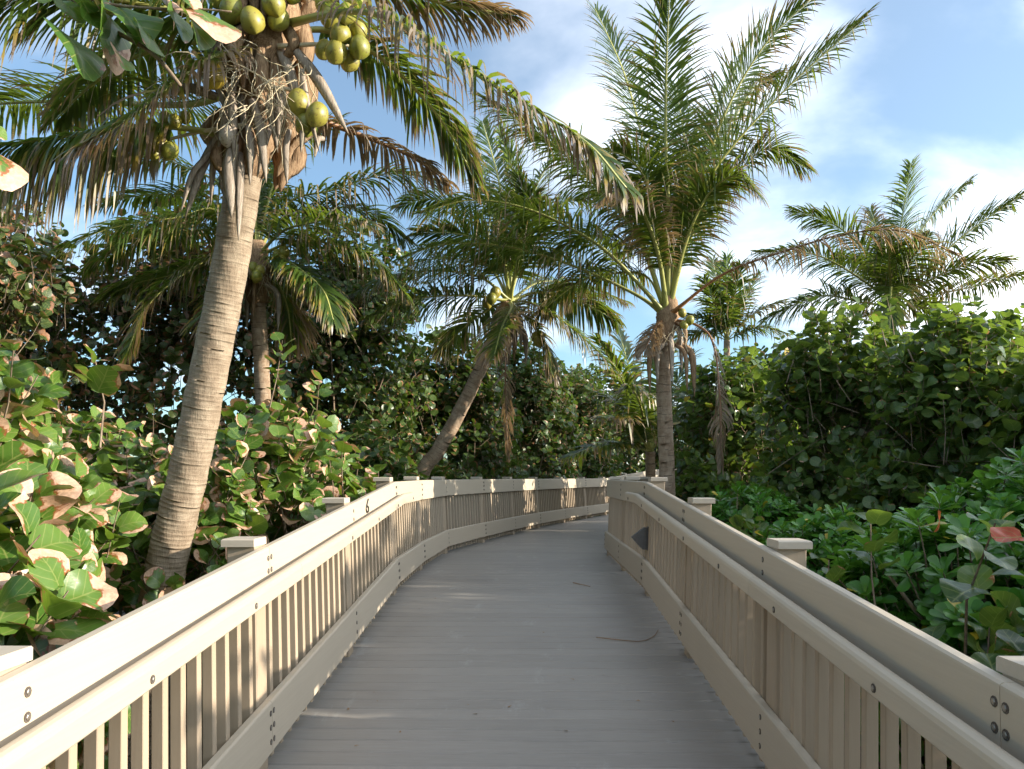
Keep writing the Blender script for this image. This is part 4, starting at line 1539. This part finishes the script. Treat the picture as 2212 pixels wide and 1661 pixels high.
def palm_small(label, x, y, D, tips, Lm, seed, gx=None):
    b = W(x, 1030, D)
    root = palm(label, b)
    trunk_mesh(root, [np.array([b[0], b[1], GZ - .1]), W(x, (y + 1050) / 2, D), W(x, y, D)], 0.13, 0.11, MAT_TRUNK_DK, 0.12, 12, seed)
    C = W(x, y, D)
    for k, (tx, ty, dd, lift) in enumerate(tips):
        m = ((x + tx) / 2, (y + ty) / 2 - lift)
        px_frond(root, C, [m, (tx, ty)], D + dd, D, Lm, dry=0.08 + 0.1 * (k % 3), droop=0.7, seed=seed * 10 + k, n=60, width=0.06, rb=0.04)
    return root


palm_small('small distant coconut palm seen low between the upright palm and the hedge', 1570, 735, 27.0,
           [(1570, 555, .5, 0), (1640, 590, 1, 10), (1690, 650, 0, 15), (1520, 600, -1, 10), (1490, 680, 0, 15), (1600, 570, -1.5, 5), (1700, 720, -1, 20), (1540, 560, 1.5, 5), (1460, 740, 1, 20)], 1.0, 61)
palm_small('young coconut palm with low green fronds arching over the walk, deep in shade', 1405, 975, 17.5,
           [(1228, 985, -1.5, 22), (1290, 730, -.5, 25), (1330, 690, 1, 5), (1500, 760, .5, 25), (1265, 840, 1, 35), (1560, 900, -.5, 45), (1440, 690, 1, 0), (1360, 830, -2.5, 30), (1300, 900, -2, 30)], 0.75, 71)

root_off = palm('coconut palm standing beyond the right edge, its fronds dappling the left railing', (12.0, 6.0))  # out-of-view palm, added and kept low to dapple the left railing
trunk_mesh(root_off, [(12.0, 6.0, GZ - .1), (12.0, 6.0, 1.4), (11.9, 6.1, 3.5)], 0.15, 0.12, MAT_TRUNK_DK, 0.12, 12, 91)
auto_fronds(root_off, np.array([11.9, 6.1, 3.6]), 2.6, 0.55, [(20, 30, .7, .1), (70, 30, .8, .1), (130, 25, .9, .1), (175, 28, .7, .2), (215, 20, .8, .2), (260, 25, .8, .1), (300, 15, .8, .3), (340, 32, .7, .1)], 92, n=55, width=0.04)

# ------------------------------------------------------------------ shrubs and thickets
GL, GRT, GC = 'sea grape shrubs left of the walk', 'sea grape shrubs in the right-hand hedge', 'sea grape trees beyond the bend'
bush('sea_grape_bush', 'big-leaved sea grape with browned leaf edges crowding the sunlit railing at the lower left', 'bush', GL, (-2.7, 3.2),
     [((-2.65, 3.05, 0.05), (0.95, 1.0, 1.15)), ((-2.85, 4.1, -0.1), (0.55, 0.7, 0.95))], 190, 0.110, MAT_GRAPE, seed=11, facing=(0.75, -0.55, 0.25))
bush('sea_grape_bush', 'tall sea grape with browned leaf edges left of the pale palm trunk', 'bush', GL, (-3.9, 4.6),
     [((-3.75, 4.4, 0.7), (1.1, 0.9, 1.5)), ((-3.6, 5.4, 0.2), (0.7, 0.7, 1.2))], 230, 0.100, MAT_GRAPE, seed=12, facing=(0.75, -0.55, 0.25),
     sprigs=[W(205, 775, 4.8), W(30, 750, 4.2)])
bush('sea_grape_bush', 'sunlit sea grape between the pale palm trunk and the kink of the railing', 'bush', GL, (-2.6, 7.9),
     [((-2.5, 7.6, 0.55), (0.95, 1.1, 1.3)), ((-2.1, 8.9, 0.2), (0.75, 0.9, 1.15)), ((-2.9, 6.7, 0.2), (0.8, 0.8, 1.15))], 370, 0.088, MAT_GRAPE, seed=13, facing=(0.75, -0.55, 0.25),
     sprigs=[W(610, 735, 7.6), W(600, 790, 7.6), W(690, 820, 7.8)])
bush('sea_grape_bush', 'sea grape with tan patched leaves directly behind the pale palm trunk', 'bush', GL, (-4.1, 7.2),
     [((-4.0, 7.2, 0.3), (1.1, 1.0, 1.4)), ((-5.2, 6.6, 0.3), (1.0, 1.0, 1.5))], 290, 0.088, MAT_GRAPE, seed=14, facing=(0.75, -0.55, 0.25))
# darker trees behind, left
for k, (lab, c, blobs, nt, s) in enumerate([
        ('tall dim sea grape tree behind the low bush at the far left', (-8.2, 10.2), [((-8.4, 10.2, 2.4), (2.2, 1.4, 3.1)), ((-6.9, 9.6, 0.6), (1.6, 1.2, 1.8))], 950, 15),
        ('dim sea grape tree behind the crown of the second palm', (-6.0, 13.6), [((-6.3, 13.8, 2.6), (2.5, 1.2, 3.8)), ((-4.6, 12.4, 0.3), (1.5, 1.0, 1.7))], 1300, 16),
        ('sea grape tree with thin open top behind the fronds at the left', (-9.6, 13.0), [((-9.8, 13.4, 2.6), (2.4, 1.3, 3.7))], 850, 23),
        ('dense sea grape tree filling the gap left of the leaning palm', (-3.6, 15.6), [((-3.9, 15.9, 2.9), (1.9, 1.2, 3.8)), ((-2.9, 13.6, 0.3), (1.2, 1.2, 1.7))], 1350, 17),
        ('dark sea grape thicket behind the leaning trunk', (-1.9, 17.8), [((-2.0, 18.0, 1.8), (1.9, 1.2, 2.8)), ((-1.9, 15.9, 0.1), (1.2, 1.0, 1.4))], 1250, 18),
        ('dark sea grape thicket above the middle of the curved railing', (-0.2, 21.0), [((-0.2, 21.2, 1.7), (1.9, 1.1, 3.1)), ((-0.7, 19.2, 0.2), (1.0, 0.9, 1.5))], 1200, 19),
        ('sea grape with bright sunlit leaves left of the upright palm', (1.1, 24.3), [((1.3, 24.8, 1.7), (1.9, 1.1, 3.2)), ((0.9, 23.2, 0.4), (0.9, 0.8, 1.6))], 1050, 20),
        ('shaded sea grape behind the upright palm, inside the bend of the walk', (5.6, 17.0), [((5.7, 17.2, 1.3), (1.7, 1.5, 2.9))], 620, 24),  # this and the next three are added to shade the far railing
        ('shaded sea grape inside the bend, farther along the walk', (7.6, 20.4), [((7.7, 20.6, 1.5), (1.8, 1.6, 3.1))], 620, 25),
        ('shaded sea grape where the walk climbs out of sight', (10.6, 23.4), [((10.8, 23.4, 1.5), (1.7, 1.6, 3.1))], 850, 26),
        ('shaded sea grape past the climbing end of the walk', (12.4, 27.0), [((12.0, 27.0, 1.8), (1.7, 1.9, 3.3))], 950, 27)]):
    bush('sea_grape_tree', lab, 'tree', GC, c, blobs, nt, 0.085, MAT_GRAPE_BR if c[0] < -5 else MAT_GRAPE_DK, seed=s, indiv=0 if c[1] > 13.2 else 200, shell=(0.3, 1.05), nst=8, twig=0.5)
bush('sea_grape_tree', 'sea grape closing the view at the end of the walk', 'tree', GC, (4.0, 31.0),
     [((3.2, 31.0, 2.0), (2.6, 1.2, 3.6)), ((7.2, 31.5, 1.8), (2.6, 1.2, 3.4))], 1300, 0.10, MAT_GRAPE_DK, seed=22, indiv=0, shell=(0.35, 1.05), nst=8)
# right-hand hedge
for k, (lab, c, blobs, nt, s) in enumerate([
        ('green sea grape at the walk end of the hedge, beside the upright palm', (3.9, 14.4), [((3.9, 14.4, 1.0), (1.35, 1.2, 2.5)), ((3.1, 13.4, 0.1), (0.75, 0.9, 1.4))], 760, 31),
        ('tallest green sea grape of the hedge, in front of the far right palm', (4.9, 11.9), [((4.9, 11.9, 1.15), (1.45, 1.2, 2.55)), ((3.9, 11.6, 0.1), (0.9, 0.8, 1.4))], 860, 32),
        ('broad green sea grape in the middle of the hedge at the right', (5.6, 10.0), [((5.7, 10.1, 1.0), (1.35, 1.2, 2.3)), ((4.7, 9.8, 0.1), (0.9, 0.8, 1.3))], 800, 33),
        ('green sea grape at the right-hand end of the hedge', (6.5, 8.6), [((6.4, 8.5, 0.75), (1.35, 1.2, 2.1)), ((5.4, 8.3, 0.1), (0.9, 0.8, 1.2))], 720, 34),
        ('second row of the green hedge, rising behind its middle', (7.4, 11.8), [((7.4, 11.9, 1.2), (1.6, 1.3, 2.5))], 520, 36)]):
    bush('sea_grape_bush', lab, 'bush', GRT, c, blobs, nt, 0.085, MAT_GRAPE_GR, seed=s, indiv=300, shell=(0.4, 1.05), nst=7, twig=0.46,
         sprigs=[W(x, y, 11.6) for x, y in ((1745, 640), (1800, 650), (1860, 655), (1915, 640))] if s == 32 else ())
# unseen hedge added past the right edge, topped to keep sun off the deck
for k, (y, x, top) in enumerate([(6.3, 8.2, 2.85), (4.6, 7.8, 2.82), (2.6, 7.6, 2.75), (0.3, 7.5, 2.68), (-2.2, 7.5, 2.7), (-4.6, 7.5, 2.7)]):
    bush('sea_grape_bush', ['green sea grape continuing the hedge past the right edge, beside the tall rosette shrub','green sea grape past the right edge, level with the third near post','green sea grape past the right edge, level with the second near post','green sea grape past the right edge, level with the camera','green sea grape past the right edge, behind the camera','green sea grape past the right edge, farthest back along the walk'][k], 'bush', 'hedge beyond the right edge', (x, y),
         [((x, y, 0.7), (1.2, 1.7, top - 0.7)), ((x - 0.6, y + .3, 0.2), (1.0, 1.5, 1.5))], 800, 0.09, MAT_GRAPE_GR, seed=135 + k, indiv=0, shell=(0.35, 1.03))
# rosette shrubs
GS = 'rosette-leaved shrubs right of the walk'
for k, (lab, c, blobs, nt, s) in enumerate([
        ('bright green rosette shrub nearest the shaded railing, behind the two near posts', (2.9, 4.9), [((2.75, 5.0, -0.2), (0.95, 1.1, 1.0))], 380, 41),
        ('tallest bright green rosette shrub, at the right edge of the picture', (4.2, 6.3), [((4.1, 6.2, 0.05), (1.25, 1.15, 1.18))], 600, 42),
        ('rosette shrub in front of the hedge, behind the third post from the front', (3.1, 7.9), [((3.1, 7.8, -0.25), (1.0, 1.0, 0.95))], 340, 43),
        ('dim rosette shrub at the foot of the hedge beside the dead hanging frond', (3.1, 10.3), [((3.0, 10.2, -0.1), (0.9, 0.9, 1.05))], 280, 44)]):
    bush('rosette_shrub', lab, 'shrub', GS, c, blobs, nt, 0.087, MAT_ROSE, kind='rose', per=13, indiv=300, seed=s, shell=(0.5, 1.04), up=0.8, twig=0.3, nst=5)
bush('rosette_shrub', 'rosette shrub beside the nearest post, mostly past the right edge', 'shrub', GS, (3.2, 2.4),
     [((3.15, 3.0, 0.05), (0.95, 1.6, 1.05))], 480, 0.087, MAT_ROSE, kind='rose', per=13, indiv=60, seed=45, shell=(0.5, 1.04), up=0.8, twig=0.3, nst=5)  # shrub added to keep sun streaks off the deck
v7 = bush('sea_grape_bush', 'low sea grape with one red leaf among the rosette shrubs at the lower right', 'bush', 'low sea grapes by the shaded railing', (2.15, 3.5),
          [((2.1, 3.1, -0.25), (0.38, 0.65, 0.85)), ((2.25, 4.1, -0.3), (0.5, 0.6, 0.75))], 62, 0.085, MAT_GRAPE_GR, seed=51, clear=1.60, twig=0.5, nst=4,
          sprigs=[W(2150, 1130, 3.1), W(1880, 1110, 4.6), W(1790, 1210, 4.6)])
leaf_object(v7, 'grape', 2, MAT_RED, W(2212, 1160, 3.0), (-1, 0.1, -0.05), (0.1, -0.5, 0.9), 0.06)['label'] = 'red old leaf'
leaf_object(v7, 'grape', 1, MAT_RED, W(2034, 1100, 4.4), (-.2, 0.1, -1), (0.8, -0.5, 0.1), 0.07)['label'] = 'red old leaf'
bush('sea_grape_bush', 'single low sea grape sprig beside the post in front of the hedge', 'bush', 'low sea grapes by the shaded railing', (2.35, 8.4),
     [((2.35, 8.4, 0.35), (0.25, 0.25, 0.3))], 6, 0.085, MAT_GRAPE_GR, seed=52, clear=1.5, nst=2)


# sea grape whose branch hangs in from the top left
def overhead():
    root = thing('sea_grape_tree', (-3.1, 1.2, GZ), 'sea grape branch with large leaves hanging into the top left corner', 'tree')
    d = 3.1
    mb = MB()
    tr = spline([(-3.1, 1.2, GZ - .1), (-3.15, 1.4, 0.6), (-3.0, 1.8, 2.0), (-2.75, 2.3, 3.1), W(-60, -170, d)], 20)
    tube(mb, tr, np.linspace(0.07, 0.022, 20), 8); mb.build('trunk', [MAT_TWIG], root, smooth=True)
    for pl, r in (([(-60, -170), (120, -40), (180, 20), (235, 60), (330, 115), (390, 185)], .016), ([(120, -40), (220, 5), (330, 18), (430, 20), (500, 25)], .009), ([(-60, -170), (-40, 100), (-10, 290), (-5, 330)], .009)):
        mb = MB(); Q = spline([W(x, y, d) for x, y in pl], 18)
        tube(mb, Q, np.linspace(r, r * .45, 18), 6); mb.build('branch', [MAT_TWIG], root, smooth=True)
    # petiole, tip, share of the blade's width that faces the viewer
    L = [((247, 8), (316, 80), .90), ((412, 8), (494, 80), .80), ((176, 12), (230, 86), .60), ((225, -4), (239, 85), .25), ((125, -14), (170, 44), .75), ((125, 40), (202, 160), .42),
         ((246, 48), (231, 149), .42), ((253, 104), (268, 142), .55), ((272, 68), (297, 96), .35), ((318, 62), (329, 99), .65), ((367, 12), (391, 89), .36), ((403, 16), (443, 101), .42),
         ((383, -20), (418, 14), .6), ((-16, 312), (16, 402), .85), ((-10, 270), (10, 304), .6), ((190, -40), (222, 12), .5), ((60, -60), (90, 0), .4), ((150, -30), (196, 20), .7), ((330, -30), (362, 20), .3)]
    for k, (a, b, face) in enumerate(L):
        P0, P1 = W(*a, d - .04 * (k % 3)), W(*b, d - .06 - .04 * (k % 2))
        D = nrm(P1 - P0)
        view = nrm(C0 - P0)
        view = nrm(view - (view @ D) * D)
        side = np.cross(D, view)
        Nn = view * face + side * math.sqrt(1 - face * face) * (1 if side[0] > 0 else -1) + np.array([0.9, 0, 0.15])
        leaf_object(root, 'grape', k % 8, MAT_GRAPE, P0, D, Nn, np.linalg.norm(P1 - P0) / 2)


overhead()


# far-off thicket that closes the horizon
def thicket():
    rng = np.random.default_rng(77)
    n = 26000
    th = rng.uniform(R(-75), R(75), n)
    rr = rng.uniform(34, 40, n)
    h = rng.random(n) ** 0.8 * (3.6 + 1.2 * np.sin(th * 17) + 0.8 * np.sin(th * 41 + 1))
    P = np.stack([rr * np.sin(th), rr * np.cos(th), GZ + h], 1)
    D = nrm(rng.normal(size=(n, 3)) + np.array([0, 0, .2])); Nn = nrm(rng.normal(size=(n, 3)) + np.array([0, -0.6, .6]))
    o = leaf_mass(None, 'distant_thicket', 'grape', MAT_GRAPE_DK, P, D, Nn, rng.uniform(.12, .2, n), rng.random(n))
    tag(o, kind='stuff')


thicket()


def thicket_left():
    """the growth goes on along the left of the walk, beside and behind the viewer"""
    rng = np.random.default_rng(78)
    n = 16000
    x = rng.uniform(-9, -2.6, n)
    y = rng.uniform(-7, 0.6, n)
    top = 1.2 + 0.75 * (-2.0 - x) + 0.6 * np.sin(x * 2.1) + 0.5 * np.sin(y * 2.7)
    z = GZ + rng.random(n) ** 0.75 * (np.minimum(top, 5.6) - GZ)
    keep = z > GZ
    P = np.stack([x, y, z], 1)[keep]
    m = len(P)
    D = nrm(rng.normal(size=(m, 3)) + np.array([0, 0, .2])); Nn = nrm(rng.normal(size=(m, 3)) + np.array([0, 0, .6]))
    o = leaf_mass(None, 'dense_thicket', 'grape', MAT_GRAPE_DK, P, D, Nn, rng.uniform(.10, .15, m), rng.random(m))  # out-of-view leaf mass, added to darken the right railing
    tag(o, kind='stuff')


thicket_left()


# ------------------------------------------------------------------ bits on the deck
def stick(label, pts, r):
    P = [W_deck(x, y) for x, y in pts]
    mb = MB(); tube(mb, spline(P, 10) + np.array([0, 0, r + 0.002]), np.linspace(r, r * .6, 10), 5)
    o = mb.build('twig', [MAT_DRYBIT], None, smooth=True)
    tag(o, label, 'twig', 'twigs fallen on the deck')


def W_deck(px, py):
    d = W(px, py, 1.0) - C0
    # intersect with the deck (ramp plane, then the level)
    t = (-RAMP_TOP * SLOPE - C0[2]) / (d[2] - SLOPE * d[1])
    p = C0 + d * t
    if p[1] > RAMP_TOP:
        t = -C0[2] / d[2]; p = C0 + d * t
    return p


stick('thin curved brown twig lying across the ramp near the shaded railing', [(1288, 1378), (1340, 1384), (1385, 1387), (1412, 1376), (1422, 1362)], 0.0035)
stick('short dark twig lying on the deck at the top of the ramp', [(1238, 1260), (1256, 1264), (1275, 1268)], 0.005)


def litter():
    rng = np.random.default_rng(9)
    px = np.concatenate([rng.uniform(900, 1500, 16), rng.uniform(1150, 1290, 8), rng.uniform(700, 1550, 18)])
    py = np.concatenate([rng.uniform(1180, 1350, 16), rng.uniform(1110, 1140, 8), rng.uniform(1350, 1640, 18)])
    P = np.array([W_deck(a, b) for a, b in zip(px, py)]) + np.array([0, 0, 0.006])
    P = P[(P[:, 0] > -1.1) & (walk_dist(P[:, :2]) < 1.0)]
    n = len(P)
    D = nrm(np.stack([rng.normal(size=n), rng.normal(size=n), np.zeros(n)], 1)); Nn = nrm(np.stack([rng.normal(size=n) * .2, rng.normal(size=n) * .2, np.ones(n)], 1))
    o = leaf_mass(None, 'leaf_litter', 'rose', MAT_DRYBIT, P, D, Nn, rng.uniform(.006, .016, n), rng.random(n))
    tag(o, kind='stuff')


litter()
